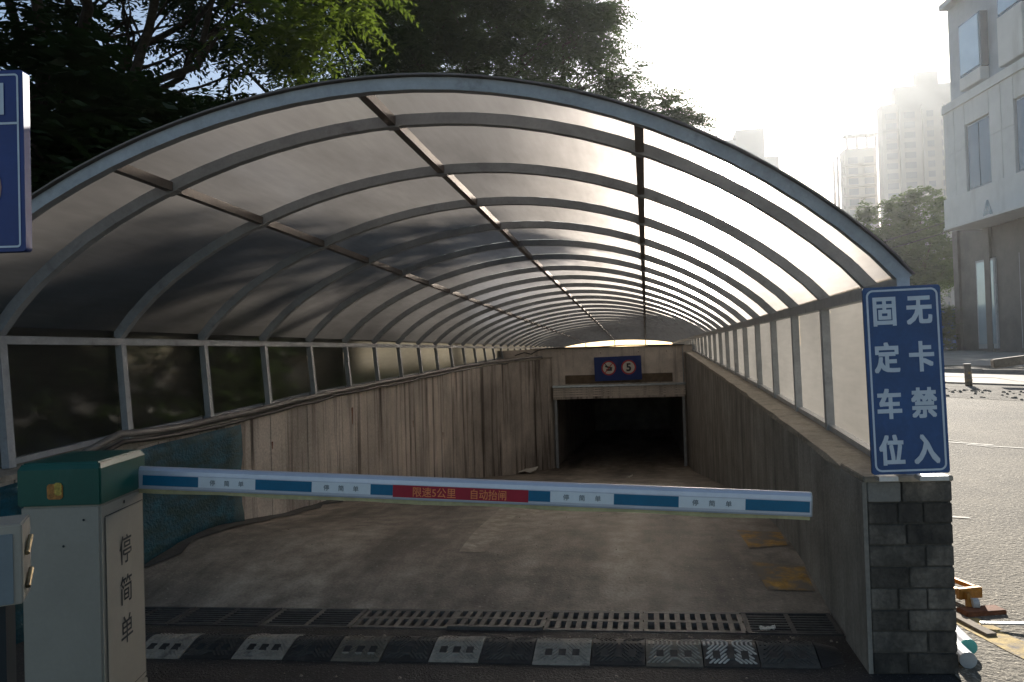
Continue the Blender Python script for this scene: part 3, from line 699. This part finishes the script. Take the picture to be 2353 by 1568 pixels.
# ------------------------------------------------------------------ drain grates
def gframe(x, d): # x across, d 0..1 from the near edge
    return x
GL = [(-3.22, -2.76, 'bar'), (-2.75, -2.21, 'bar'), (-2.20, -1.675, 'bar'), (-1.665, -1.125, 'slot'), (-1.12, -.60, 'slot'), (-.595, -.065, 'slot'), (-.06, .465, 'slot'), (.475, .955, 'bar')]
GLAB = ['black bar grate half hidden behind the barrier cabinet', 'black bar grate second from the left wall', 'black bar grate next to the first slotted iron grate',
        'slotted iron grate leftmost of the four slotted ones', 'slotted iron grate with its near edge lifted', 'slotted iron grate third from the left of the four slotted ones',
        'slotted iron grate beside the right-hand bar grate', 'black bar grate against the right ramp wall']
for (x0, x1, kd), lab in zip(GL, GLAB):
    lift = .012 if 'lifted' in lab else 0; skw = .10 if kd == 'slot' and x0 < -.6 else (.0)
    def gp(x, d, z, x0=x0, x1=x1, lift=lift):
        y = yN(x)+.012+(yF(x)-yN(x)-.024)*d
        return (x, y, z+lift*(1-d))
    g = thing('drain_grate', lab, 'grate', gp((x0+x1)/2, .5, 0), 'grates over the drain channel')
    z1, z0 = .008, -.022
    b = MB()
    w = x1-x0
    if kd == 'slot':
        for (d0, d1) in ((0, .10), (.45, .56), (.90, 1)): b.box(x0, x1, d0, d1, z0, z1, gp)
        nb = 9; pitch = (w-.02)/nb
        for r_ in ((.10, .45), (.56, .90)):
            for k in range(nb+1):
                xa = x0+(k*pitch) ; b.box(xa+.0, xa+.028 if k else xa+.022, r_[0], r_[1], z0, z1-.001, gp)
        b.obj('plate', M_iron, g)
    else:
        for (d0, d1) in ((0, .05), (.95, 1)): b.box(x0, x1, d0, d1, z0, z1, gp)
        for xa in (x0, x0+w/2-.012, x1-.024): b.box(xa, xa+.024, .05, .95, z0, z1-.001, gp)
        b.obj('grate_frame', M_iron if x0 > -2.3 and x0 < 0 else M_bars, g)
        for k in range(7):
            d = .11+k*.118; MB().box(x0+.02, x1-.02, d, d+.045, z0, z1-.003, gp).obj('bar', M_bars, g)
# ------------------------------------------------------------------ speed bump
sb = thing('speed_bump', 'worn black and white rubber speed bump across the entrance', 'speed bump', (-.9, 3.62, 0))
ybump = lambda x: 3.575+.0695*x
SEGB = [-2.90, -2.64, -2.38, -2.11, -1.84, -1.59, -1.34, -1.1, -.85, -.59, -.31, -.05, .22, .48, .75]
SEGC = ['k', 'w', 'k', 'w', 'k', 'y', 'k', 'w', 'k', 'w', 'k', 'v', 'r', 'g']
def hb(d):  # height over depth 0..1 (front..back)
    return float(np.interp(d, [0, .08, .42, .5, .62, .92, 1], [.004, .012, .044, .048, .048, .014, .004]))
for k, c_ in enumerate(SEGC):
    x0, x1 = SEGB[k]+.003, SEGB[k+1]-.003
    mt = {'k': M_rub_k, 'w': M_rub_w, 'y': M_rub_y, 'v': M_rub_y, 'r': M_rub_k, 'g': M_rub_g}[c_]
    D = .32
    ds = [0, .08, .25, .42, .5, .62, .78, .92, 1]
    jit = R.uniform(-.008, .008)
    def bp(x, d, h, jit=jit): return (x, ybump(x)+jit+D*d, .004+h)
    b = MB()
    b.sweep([[bp(x, d, hb(d)) for d in ds]+[bp(x, 1, -.01), bp(x, 0, -.01)] for x in (x0, x1)])
    sg_ = b.obj('segment', mt, sb)
    b = MB(); xm = (x0+x1)/2; step = .0215; n = 12
    for side in (-1, 1):
        for q in range(-8, 14):
            pts = []
            for d in np.linspace(.06, .94, 10):
                off = abs(d-.5)*D*1.0
                xx = xm+side*(q*step+off*.9)
                inside = (x0+.004 < xx < x1-.008) and (side*(xx-xm) > .003)
                if inside: pts.append((xx, d))
                elif len(pts) >= 2: break
                else: pts = []
            if len(pts) < 2: continue
            for (xa, da), (xb2, db) in zip(pts[:-1], pts[1:]):
                w = .0095
                b.hexa([bp(xa, da, hb(da)-.003), bp(xa+w, da, hb(da)-.003), bp(xb2+w, db, hb(db)-.003), bp(xb2, db, hb(db)-.003),
                        bp(xa, da, hb(da)+.005), bp(xa+w, da, hb(da)+.005), bp(xb2+w, db, hb(db)+.005), bp(xb2, db, hb(db)+.005)])
    if c_ != 'g' or True:
        rg = stuff(b.obj('tread_ridge', {'r': M_rub_r, 'k': M_rub_g, 'v': M_rub_w, 'w': M_rub_w, 'y': M_rub_y, 'g': M_rub_g}[c_], sg_))
    for q in (-1, 0, 1):
        xc = xm+q*.066; b = MB()
        s_ = .017
        b.hexa([bp(xc-s_, .17, hb(.17)-.002), bp(xc+s_, .17, hb(.17)-.002), bp(xc+s_, .31, hb(.31)-.002), bp(xc-s_, .31, hb(.31)-.002),
                bp(xc-s_, .17, hb(.17)+.0062), bp(xc+s_, .17, hb(.17)+.0062), bp(xc+s_, .31, hb(.31)+.0062), bp(xc-s_, .31, hb(.31)+.0062)])
        b.obj('reflector', M_rub_k if c_ != 'k' else M_black, sg_)
        b = MB(); b.hexa([bp(xc-s_, .14, hb(.14)-.002), bp(xc+s_, .14, hb(.14)-.002), bp(xc+s_, .165, hb(.165)-.002), bp(xc-s_, .165, hb(.165)-.002),
                          bp(xc-s_, .14, hb(.14)+.007), bp(xc+s_, .14, hb(.14)+.007), bp(xc+s_, .165, hb(.165)+.007), bp(xc-s_, .165, hb(.165)+.007)])
        b.obj('socket_lip', M_rub_w if c_ in 'wyv' else M_rub_g, sg_)
b = MB(); x0, x1 = .753, .87
b.sweep([[bp(x0, d, hb(d)) for d in ds]+[bp(x0, 1, -.01), bp(x0, 0, -.01)], [bp(x1, d*.6+.2, hb(d)*.35) for d in ds]+[bp(x1, .8, -.01), bp(x1, .2, -.01)]])
b.obj('end_piece', M_rub_k, sb)

# ------------------------------------------------------------------ litter and odds and ends
b = MB(); tl = list(np.linspace(4.6, 14.5, 40)); wl = .08  # uneven dark strip where the ramp meets the left wall
for k in range(len(tl)-1):
    w0, wl = wl, .04+.12*abs(math.sin(k*1.7))*R.uniform(.4, 1.3)
    b.add([sk(-3.46, tl[k], rz(-3.45, tl[k])+.03), sk(-3.44+w0, tl[k], rz(-3.4, tl[k])+.009), sk(-3.44+wl, tl[k+1], rz(-3.4, tl[k+1])+.009), sk(-3.46, tl[k+1], rz(-3.45, tl[k+1])+.03)], [(0, 1, 2, 3)])
o = stuff(b.obj('dark_tone', M_bars)); o['label'] = 'dark uneven strip along the foot of the left wall'
def scrap(name, c, r, mat, label, n=7, h=.03):
    b = MB(); c = Vector(c); o = 0
    for i in range(n+1):
        for j in range(n+1):
            u, v = i/n-.5, j/n-.5
            b.v.append((c.x+u*r*2, c.y+v*r*1.1+R.uniform(-.01, .01), c.z+.004+abs(math.sin(i*2.1+j*1.3))*h+max(0, u)*h*2))
    for i in range(n):
        for j in range(n): q = i*(n+1)+j; b.f.append((q, q+n+1, q+n+2, q+1))
    o = b.obj(name, mat); md = o.modifiers.new('s', 'SOLIDIFY'); md.thickness = .002
    return tag(o, label, 'litter')
scrap('paper_scrap', sk(-3.0, 17.3, rz(-3, 17.3)), .42, M_paper, 'crumpled pale wrapping lying at the foot of the left wall', h=.06)
scrap('paper_scrap', (.58, 4.075, .012), .04, M_paper, 'small white paper scrap on the right-hand bar grate', h=.008)
scrap('paper_scrap', sk(-.36, 13.5, rz(-.36, 13.5)), .05, M_paper, 'tiny pale scrap in the middle of the ramp beyond the arm', h=.03)
g = MB()
for k in range(260):
    x = R.uniform(-3.2, .9); t = R.choice([R.uniform(4.5, 7), R.uniform(2.6, 3.5), R.uniform(3.85, 3.95)]); r = R.uniform(.002, .007)
    z = rz(x, t) if t > 4.4 else .006
    g.hexa([sk(x-r, t-r, z), sk(x+r, t-r, z), sk(x+r, t+r, z), sk(x-r, t+r, z), sk(x-r*.6, t-r*.6, z+r), sk(x+r*.6, t-r*.6, z+r), sk(x+r*.6, t+r*.6, z+r), sk(x-r*.6, t+r*.6, z+r)])
o = stuff(g.obj('grit', M_sill)); o['label'] = 'scattered pale grit on the ramp and forecourt'
# tubes, trolley and boards to the right of the pillar
def cyl_thing(name, a, c, r, mat, capm, label):
    t_ = thing(name, label, 'tube', a); MB().tube([a, c], r, 18).obj('tube', mat, t_, smooth=False)
    a = Vector(a); d = (a-Vector(c)).normalized(); MB().tube([a, a+d*.006], r*1.04, 18).obj('end_plug', capm, t_)
    return t_
cyl_thing('plastic_tube', sk(1.455, 3.70, .05), sk(1.475, 4.9, .055), .036, M_pvc, M_tealcap, 'white plastic tube with a teal end plug beside the pillar')
cyl_thing('plastic_tube', sk(1.395, 3.56, .045), sk(1.395, 4.7, .045), .036, M_pvc, M_pvc_g, 'white plastic tube with a grey end plug nearest the pillar')
tr = thing('steel_trolley', 'rusty yellow steel trolley frame lying on the road behind the tubes', 'trolley', sk(1.66, 4.4, 0))
MB().beam(sk(1.40, 5.15, .10), sk(1.71, 4.32, .085), .035, .035).obj('rail', M_rust, tr, bevel=.003)
MB().beam(sk(1.46, 5.2, .115), sk(1.78, 4.42, .10), .02, .025).obj('rail', M_rust, tr)
MB().beam(sk(1.66, 4.34, .09), sk(1.80, 4.38, .09), .03, .06).obj('end_plate', M_rust, tr, bevel=.004)
MB().beam(sk(1.64, 4.24, .022), sk(1.86, 4.28, .022), .09, .03).obj('foot_plate', M_rusty, tr, bevel=.004)
b = MB(); p = Vector(sk(1.73, 4.29, .055)); b.tube([p-Vector((.016, 0, 0)), p+Vector((.016, 0, 0))], .028, 14); b.obj('caster', M_pvc_g, tr)
MB().beam(sk(1.70, 4.3, .03), sk(1.71, 4.33, .09), .02, .03, up=(0, 1, 0)).obj('leg', M_rust, tr)
tag(MB().beam(sk(1.40, 4.9, .03), sk(1.66, 3.93, .018), .055, .014).obj('wooden_board', M_wood, bevel=.002), 'grey wooden board lying on the ground between the tubes and the trolley', 'board')
tag(MB().beam(sk(1.66, 4.06, .03), sk(2.4, 3.86, .09), .02, .012).obj('steel_strip', M_alu), 'thin bent steel strip sticking out to the right across the road', 'strip')

# bollard, leaning log
bo = thing('bollard', 'short dark striped bollard at the kerb on the right', 'bollard', (7.27, 18.6, .445))
MB().tube([(7.27, 18.6, .44), (7.25, 18.6, .94)], .075, 14).obj('post', M_wood, bo, smooth=True)
for z in (.55, .72): MB().tube([(7.268, 18.6, z), (7.265, 18.6, z+.05)], .079, 14).obj('band', M_yellow, bo)
MB().tube([(7.25, 18.6, .94), (7.25, 18.6, .955)], .082, 14).obj('cap', M_black, bo)
tag(MB().beam((7.9, 18.9, .93), (11.5, 18.3, 1.38), .3, .2).obj('stone_beam', M_wood, bevel=.02), 'long dark beam jutting in from the right edge above the pavement', 'beam')
st = MB().box(10.9, 11.6, 17.9, 18.8, .4, 1.3); tag(st.obj('plinth_block', M_kerb, bevel=.02), 'stone block carrying the dark beam beyond the right edge', 'block')

# ------------------------------------------------------------------ building on the right
P0 = Vector((14.29, 38.16, 0)); E = Vector((.14, -.99, 0)).normalized(); IN = Vector((.99, .14, 0)).normalized()   # IN goes into the building
def fb(s_, d, z): return P0+E*s_+IN*d+Vector((0, 0, z))
bd = thing('office_building', 'pale clad office building with a dark ground floor on the right edge', 'building', P0+E*8+Vector((0, 0, 1)))
def bbox(name, s0, s1, d0, d1, z0, z1, mat, par=None, bev=0):
    return MB().box(s0, s1, d0, d1, z0, z1, fb).obj(name, mat, par or bd, bevel=bev)
bbox('core_wall', .03, 20, .35, 16, .5, 30, M_soffit)
bbox('ground_floor_wall', .25, 20, .12, .349, .6, 6.6, M_clad_d)
# fascia band with a letter
bbox('fascia', 0, 20, -.15, .34, 6.75, 8.15, M_clad)
frb = plane_pt(fb(0, -.155, 0), E, (0, 0, 1))
frb = lambda u, v, w=0: fb(u, -.155-w, v)
text('lettering', 'A', 1.2, frb, 3.4, 7.05, M_glass, bd, .02, w=.01)
# cladding panels of the middle storey, round the windows
WIN = [(1.7, 3.5), (5.15, 6.95), (8.6, 10.4), (12.05, 13.85), (15.5, 17.3)]
prev = 0
for (a, c) in WIN+[(20, 20)]:
    n = max(1, round((a-prev)/.9))
    for k in range(n):
        w = (a-prev)/n
        for (z0, z1) in ((8.17, 10.2), (10.21, 12.2)): bbox('cladding_panel', prev+k*w+.012, prev+(k+1)*w-.012, -.02, .33, z0, z1, M_clad, bev=.01)
    if a < 20:
        bbox('cladding_panel', a+.01, c-.01, -.02, .33, 11.2, 12.2, M_clad, bev=.01)
        w_ = bbox('window', a, c, .1, .33, 8.19, 11.19, M_soffit)
        bbox('pane', a+.08, (a+c)/2-.03, .06, .099, 8.28, 11.1, M_glass, w_); bbox('pane', (a+c)/2+.03, c-.08, .06, .099, 8.28, 11.1, M_glass, w_)
    prev = c
# upper storeys stand out as tall bays
bbox('ledge', .02, 20, -.1, .34, 12.2, 12.6, M_clad)
for r_, zb in enumerate((12.7, 17.5, 22.3)):
    for k, a in enumerate((1.5, 4.35, 7.2, 10.05, 12.9, 15.75)):
        c = a+1.6; lift_ = .7 if k % 2 == 0 else 2.2
        w_ = bbox('window', a, c, .0, .33, zb+lift_, zb+lift_+2.4, M_glass)
        bbox('pane', a+.09, c-.09, -.04, -.001, zb+lift_+.09, zb+lift_+2.31, M_glass_p, w_)
        bbox('spandrel_panel', a, c, -.06, .33, zb+lift_-(.6 if k % 2 == 0 else 2.1), zb+lift_-.03, M_clad, bev=.02)
    bbox('ledge', .1, 20, -.08, .34, zb+4.45, zb+4.7, M_soffit)
# awning and doors
aw = bbox('awning', 2.4, 12, -1.5, .11, 6.36, 6.46, M_clad)
for k in range(4): bbox('strut', 3+k*2.5, 3.06+k*2.5, -1.3, .1, 6.47, 6.53, M_steel, aw)
for (a, c) in ((2.0, 3.4), (5.0, 6.4), (8, 9.4)):
    w_ = bbox('door', a, c, .04, .119, 1.1, 5.0, M_steel); bbox('pane', a+.1, c-.1, .02, .039, 1.3, 4.9, M_glass_p, w_)
for k in range(8): bbox('pilaster', .3+k*2.4, .7+k*2.4, 0.0, .119, .6, 6.6, M_clad_d)

# towers far off
def tower(name, label, x0, x1, y0, y1, z1, mat, floors, bal=True, balx=None, group=None):
    t_ = thing(name, label, 'tower', ((x0+x1)/2, (y0+y1)/2, 1), group)
    MB().box(x0, x1, y0, y1, 0, z1).obj('wall', mat, t_)
    fh = (z1-6)/floors; bays = max(2, int((x1-x0)/4))
    wpitch = (x1-x0)/bays; proto = None
    for k in range(floors):
        z = 4+k*fh
        if bal: MB().box(x0-.9, x1*.0+(x0+(x1-x0)*.9), y0-1.2, y0-.05, z, z+.35).obj('balcony', mat, t_)
        for q in range(bays):
            c = (x0+wpitch*(q+.5), y0-.03, z+fh*.55)
            if proto is None: proto = MB().box(c[0]-wpitch*.3, c[0]+wpitch*.3, y0-.12, y0+.05, z+fh*.25, z+fh*.85).obj('window', M_tower_w, t_)
            else: share(proto, c, t_)
    return t_
t1 = tower('residential_tower', 'narrow far tower with stacked balconies and an open frame on its roof', 54.5, 62.5, 212, 216, 54, M_tower, 17)
for x in (55, 57.5, 60, 62.2): MB().box(x, x+.5, 212, 212.5, 54, 57.2).obj('roof_column', M_tower, t1)
MB().box(54.6, 62.9, 211.9, 214, 57.2, 57.9).obj('roof_beam', M_tower, t1)
for k in range(3): MB().box(53.2+k*.01, 53.8, 211.5+k*4, 212+k*4, 2, 53).obj('corner_post', M_tower, t1)
t2 = tower('residential_tower', 'tallest hazy tower with a stepped roof behind the office building', 62, 84, 205, 209, 63, M_tower, 22, bal=False)
MB().box(65.6, 84, 205.5, 208.8, 63, 67.5).obj('roof_step', M_tower, t2); MB().box(71, 76.2, 206, 208.5, 67.5, 71).obj('roof_step', M_tower, t2)
for x in (66, 71.5, 76.5, 81): MB().box(x, x+.9, 204.1, 204.95, 2, 62).obj('fin', M_tower, t2)
t3 = tower('apartment_block', 'pale far apartment block with a lift housing seen over the canopy arch', 17.5, 36.5, 206, 222, 52, M_tower, 14, bal=False)
MB().box(25.7, 33, 206.2, 218, 52, 59.8).obj('lift_housing', M_tower, t3); MB().box(17.5, 25.6, 206.2, 216, 52, 57.4).obj('roof_step', M_tower, t3)
t4 = tower('apartment_block', 'low hazy block behind the roadside trees', 66, 92, 240, 255, 34, M_tower, 9, bal=False)

# ------------------------------------------------------------------ trees
def rosettes(tips, dirs, nleaf, L, pairs, ll, lw, droop=.5, upbias=.15):
    """compound (feather) leaves radiating from twig tips; returns quads"""
    T = len(tips); n = T*nleaf
    base = np.repeat(tips, nleaf, 0); d = np.repeat(dirs, nleaf, 0)
    a = rng.normal(size=(n, 3)); a[:, 2] = a[:, 2]*.45+upbias
    d = d*.55+a/np.linalg.norm(a, axis=1, keepdims=True); d /= np.linalg.norm(d, axis=1, keepdims=True)
    up = np.array([0, 0, 1.]); s = np.cross(d, up); s /= np.maximum(1e-6, np.linalg.norm(s, axis=1, keepdims=True))
    Ls = L*rng.uniform(.65, 1.15, n)
    fr_ = (np.arange(pairs)+1)/pairs                                    # along the rachis
    pos = base[:, None, :]+d[:, None, :]*(fr_[None, :, None]*Ls[:, None, None])
    pos[:, :, 2] -= droop*(fr_[None, :]**2)*Ls[:, None]*rng.uniform(.5, 1.2, n)[:, None]
    size = np.sin(np.clip(fr_*.8+.18, 0, 1)*np.pi)*.55+.5
    Vs = []
    for sd in (-1, 1):
        ld = s[:, None, :]*sd+d[:, None, :]*.35+rng.normal(0, .13, (n, pairs, 3)); ld[:, :, 2] -= .3
        ld /= np.linalg.norm(ld, axis=2, keepdims=True)
        l = (ll*size*rng.uniform(.8, 1.15, (n, pairs)))[:, :, None]
        wv = np.cross(ld, np.cross(ld, up)+rng.normal(0, .35, (n, pairs, 3))); wv /= np.maximum(1e-6, np.linalg.norm(wv, axis=2, keepdims=True))
        wv = np.cross(ld, wv)
        w = (lw*size)[None, :, None]
        p0 = pos; p2 = pos+ld*l; pm = pos+ld*l*.4
        Vs.append(np.stack([p0, pm+wv*w/2, p2, pm-wv*w/2], 2).reshape(-1, 4, 3))
    # the rachis itself
    V = np.concatenate(Vs).reshape(-1, 3); F = np.arange(len(V)).reshape(-1, 4)
    return V, F
def blobtips(blobs, dens, shell=.45, least=16):
    P, D = [], []
    for (x, y, z, r) in blobs:
        n = max(least, int(dens*r**2.2*4))
        d = rng.normal(size=(n, 3)); d /= np.linalg.norm(d, axis=1, keepdims=True)
        rr = r*(shell+(1-shell)*rng.random(n)**.6)
        P.append(np.array([x, y, z])+d*rr[:, None]*np.array([1, 1, .85])); D.append(d)
    return np.concatenate(P), np.concatenate(D)
def limb(b, a, c, r0, r1, n=6, wob=.12):
    a = Vector(a); c = Vector(c); pts = []; L = (c-a).length
    for k in range(n+1):
        f = k/n; p = a.lerp(c, f)+Vector((R.uniform(-1, 1), R.uniform(-1, 1), R.uniform(-.5, .5)))*wob*L*.12*(1 if 0 < k < n else 0); p.z += math.sin(f*math.pi)*L*.06; pts.append(p)
    b.tube(pts, [r0+(r1-r0)*k/n for k in range(n+1)], 7); return pts
def tree(name, label, base, fork, blobs, dens, mat, L=.55, nleaf=8, pairs=8, ll=.13, lw=.045, trunk_r=.16, group=None, cat='tree'):
    t_ = thing(name, label, cat, base, group)
    b = MB(); limb(b, base, fork, trunk_r, trunk_r*.65, 7, .3); b.obj('trunk', M_bark, t_, smooth=True)
    for (x, y, z, r) in blobs:
        b = MB(); pts = limb(b, fork, (x, y, z), trunk_r*.45, .02, 7, .7)
        for q in range(6):
            d = Vector((R.gauss(0, 1), R.gauss(0, 1), R.gauss(0, .7))).normalized()*r*.9; limb(b, pts[R.choice([4, 5, 6, 7])], Vector((x, y, z))+d, .022, .006, 3, .5)
        b.obj('branch', M_bark, t_, smooth=True)
    tp, dr = blobtips(blobs, dens)
    V, F = rosettes(tp, dr, nleaf, L, pairs, ll, lw)
    meshnp('crown', V, F, mat, t_)
    return t_
ta = tree('feather_leaf_tree', 'near dark feather-leaved tree with sky showing through at the top left', (-7.6, 8.2, gz(8)), (-7.2, 8.2, 3.2),
     [(-7.29, 7.9, 5.66, 1.3), (-6.03, 7.98, 5.73, 1.1), (-4.9, 8.19, 5.6, 1.0), (-6.86, 7.9, 4.38, 1.2), (-5.67, 8.2, 4.1, 1.0), (-4.75, 8.9, 5.0, .8), (-7.5, 7.9, 3.2, 1.5), (-5.08, 8.15, 6.6, 1.3), (-6.26, 7.93, 7.2, 1.6), (-3.6, 7.43, 6.1, 1.0), (-6.5, 5.5, 7.5, 1.9), (-4.6, 4.0, 7.6, 1.9), (-3.2, 6.0, 7.2, 1.4), (-6.2, 2.0, 7.6, 2.0), (-3.0, 1.5, 8.0, 2.0)],  # highest blobs added above the view to darken the forecourt
     6.5, M_leaf, L=.46, nleaf=6, pairs=9, ll=.115, lw=.042)
# lit spray of the same tree
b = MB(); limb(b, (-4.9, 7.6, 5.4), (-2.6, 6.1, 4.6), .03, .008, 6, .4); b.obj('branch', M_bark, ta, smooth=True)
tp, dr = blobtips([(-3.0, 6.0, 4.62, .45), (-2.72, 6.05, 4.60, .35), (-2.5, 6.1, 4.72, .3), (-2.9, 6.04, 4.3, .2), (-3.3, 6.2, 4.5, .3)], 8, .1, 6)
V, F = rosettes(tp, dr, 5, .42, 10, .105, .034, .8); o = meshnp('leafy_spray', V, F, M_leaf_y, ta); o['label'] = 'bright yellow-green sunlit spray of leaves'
tree('feather_leaf_tree', 'tall dark tree arching over the middle of the canopy against the white sky', (-5.6, 17.5, gz(17)), (-4.9, 17.0, 4.8),
     [(-6.7, 15.94, 8.54, 1.7), (-5.01, 16.24, 9.09, 2.0), (-3.23, 16.56, 9.34, 2.0), (-4.55, 16.34, 7.6, 1.6), (-2.08, 16.78, 8.6, 1.4), (-2.79, 16.66, 7.7, 1.1), (-1.21, 16.95, 7.8, 1.0), (-.35, 17.12, 7.2, .75), (.43, 17.27, 6.9, .45), (-1.36, 16.91, 9.3, .9), (1.05, 17.4, 6.65, .3), (-.9, 17.0, 8.9, .6), (-3.47, 16.48, 11.15, 2.3), (-5.95, 16.05, 10.52, 1.9), (-6.2, 17, 6.6, 1.6)],
     9, M_leaf_b, L=.66, nleaf=7, pairs=9, ll=.15, lw=.05, trunk_r=.2)
tree('broad_tree', 'dense shadowy tree close behind the left side of the canopy', (-8.2, 12, gz(12)), (-8, 12, 2.2),
     [(-8.5, 12, 4.3, 2.3), (-6.6, 11.5, 4.2, 1.6), (-7.2, 13.5, 4.4, 1.6), (-9.5, 14, 3.5, 2.2), (-7.3, 12.2, 2.6, 1.6), (-6.0, 13.5, 4.6, 1.3), (-5.8, 10.2, 3.6, 1.2), (-6.3, 9.3, 2.6, 1.2), (-5.3, 8.4, 3.6, 1.0), (-5.5, 12, 3.7, 1.1), (-5.6, 14.5, 4.2, 1.2)], 11, M_leaf, L=.6, nleaf=8, pairs=7, ll=.2, lw=.09)  # blobs beside the canopy added to shade its left roof sheets
tree('broad_tree', 'dense dark tree low at the far left behind the entrance sign', (-8.4, 5.5, 0), (-8.2, 5.5, 2.0),
     [(-8.6, 5.5, 3.6, 1.9), (-7.3, 6.5, 2.4, 1.5), (-9.8, 7.5, 4.0, 2.2), (-6.6, 5.6, 3.4, 1.1), (-6.0, 7.2, 3.2, 1.2), (-5.9, 4.4, 2.9, 1.1), (-8, 3.5, 5.2, 1.8), (-5.6, 6.0, 3.6, 1.2), (-5.4, 3.0, 4.2, 1.2), (-5.2, 1.5, 5.0, 1.4)], 11, M_leaf, L=.6, nleaf=8, pairs=7, ll=.18, lw=.08)  # inner blobs added to keep sky light off the left sheets
tree('broad_tree', 'dark tree behind the canopy between the near and the tall tree', (-9.5, 20, gz(20)), (-9.3, 20, 3.0),
     [(-9.5, 20, 5.6, 2.6), (-7.9, 19, 7.2, 1.7), (-11, 18.5, 5, 2.2), (-8.9, 21.5, 4.0, 1.8)], 8, M_leaf, L=.6, nleaf=8, pairs=7, ll=.24, lw=.11)
for k, (tx, x0) in enumerate(((9.5, -6.4), (13.5, -6.3), (17.5, -6.6), (21.5, -6.4), (25.5, -6.6), (29.5, -6.4))):  # row added to darken the left roof sheets from outside
    lab = ['small round shade tree added outside the third left window', 'small round shade tree added outside the left windows under the tall arching tree', 'small round shade tree added outside the left windows above the middle of the ramp wall',
           'small round shade tree added outside the left windows level with the garage portal', 'small round shade tree added outside the left windows just past the portal', 'small round shade tree added outside the far end of the left windows'][k]
    y_ = tx+.1*x0; g_ = gz(tx)
    tree('shade_tree', lab, (x0-.3, y_, g_), (x0-.3, y_, 2.0), [(x0, y_-.9, 3.5, 1.4), (x0+.1, y_+1.0, 3.4, 1.4), (x0-1.2, y_, 4.0, 1.5), (x0+.55, y_, 2.9, 1.0)]+([(x0-.2, y_, 4.8, 1.5), (x0+.6, y_+.5, 4.1, 1.1)] if k == 2 else []), 9, M_leaf, L=.5, nleaf=7, pairs=6, ll=.17, lw=.09, trunk_r=.08, group='row of added shade trees outside the left windows')
# shrubs and hedge outside the left windows
def bush(name, label, x0, x1, t0, t1, z1, mat, n, cat='hedge'):
    h = thing(name, label, cat, sk((x0+x1)/2, (t0+t1)/2, gz((t0+t1)/2)))
    m_ = n; x = rng.uniform(x0, x1, m_); t = rng.uniform(t0, t1, m_); g0 = np.array([gz(v) for v in t]); z = g0+rng.random(m_)**.7*(z1-g0)*(1+.1*np.sin(t*2.1))
    P = np.stack([x, t+.1*x, z], 1); D = rng.normal(size=(m_, 3)); D[:, 2] = abs(D[:, 2]); D /= np.linalg.norm(D, axis=1, keepdims=True)
    V, F = rosettes(P, D, 5, .22, 4, .10, .05); meshnp('foliage', V, F, mat, h)
    for k in range(int((t1-t0)/1.2)+1):
        tt_ = t0+k*1.2; xx = (x0+x1)/2+R.uniform(-.2, .2); b = MB(); limb(b, sk(xx, tt_, gz(tt_)), sk(xx+R.uniform(-.2, .2), tt_+.2, z1-.3), .03, .01, 3, .3); b.obj('stem', M_bark, h)
    return h
bush('shrub', 'tall dark shrubs pressed against the nearest left side windows', -5.6, -4.3, 2.5, 8.5, 2.3, M_leaf_b, 1500, 'shrub')
bush('hedge', 'long clipped hedge seen through the left side windows', -7.0, -5.4, 8.5, 40, 1.22, M_leaf_b, 4200)
# roadside trees on the right
tree('roadside_tree', 'hazy green street tree beside the office building', (16.2, 46.5, gz(37)), (16.2, 46.5, 4.0),
     [(14.0, 46.5, 8.6, 1.5), (14.3, 46.6, 6.4, 1.6), (16.0, 46.8, 9.0, 1.6), (16.0, 46.8, 6.4, 2.0), (17.6, 47, 6.0, 1.5), (15.5, 46.3, 4.6, 1.3)], 9, M_leaf_g, L=.7, nleaf=7, pairs=6, ll=.24, lw=.12, trunk_r=.14)
tree('roadside_tree', 'smaller hazy street tree left of the taller one behind the arch', (11.2, 50, gz(37)), (11.2, 50, 3.0),
     [(11.6, 50, 5.6, 1.7), (13.2, 50.2, 4.6, 1.6), (10.0, 50, 4.8, 1.5)], 9, M_leaf_g, L=.7, nleaf=7, pairs=6, ll=.24, lw=.12, trunk_r=.12)
bush('hedge', 'bright green hedge between the blue sign and the office building', 10.6, 15.2, 36, 39, 3.0, M_leaf_g, 1500)
fe = thing('blue_hoarding', 'blue site hoarding glimpsed behind the hedge by the office building', 'hoarding', sk(13, 42, 1))
for k in range(8): MB().box(10+k*1.0, 10.97+k*1.0, 42, 42.06, 1.0, 3.2, sk).obj('panel', M_blue, fe)
for k, (z0, z1_, lab) in enumerate(((6.6, 7.4, 'upper overhead wire slung between the street trees and the office building'), (6.2, 6.9, 'lower overhead wire slung between the street trees and the office building'))):
    P = [Vector((6, 52, z0)).lerp(Vector((15.2, 38.0, z1_)), f)-Vector((0, 0, math.sin(f*math.pi)*.4)) for f in np.linspace(0, 1, 10)]
    tag(MB().tube(P, .02, 5).obj('overhead_wire', M_cable), lab, 'wire')

# ------------------------------------------------------------------ air
hz = MB().box(-245, 275, -64, 470, -6, 74)
hz_o = hz.obj('haze', newmat('haze_air')[0]); stuff(hz_o); hz_o['label'] = 'thin sunlit haze over the whole place'
N = MATS['haze_air'].node_tree.nodes; L_ = MATS['haze_air'].node_tree.links
pvn = N.new('ShaderNodeVolumePrincipled'); pvn.inputs['Color'].default_value = (.9, .93, .96, 1); pvn.inputs['Density'].default_value = .00035; pvn.inputs['Anisotropy'].default_value = .7
on = N.new('ShaderNodeOutputMaterial'); L_.new(pvn.outputs[0], on.inputs['Volume'])
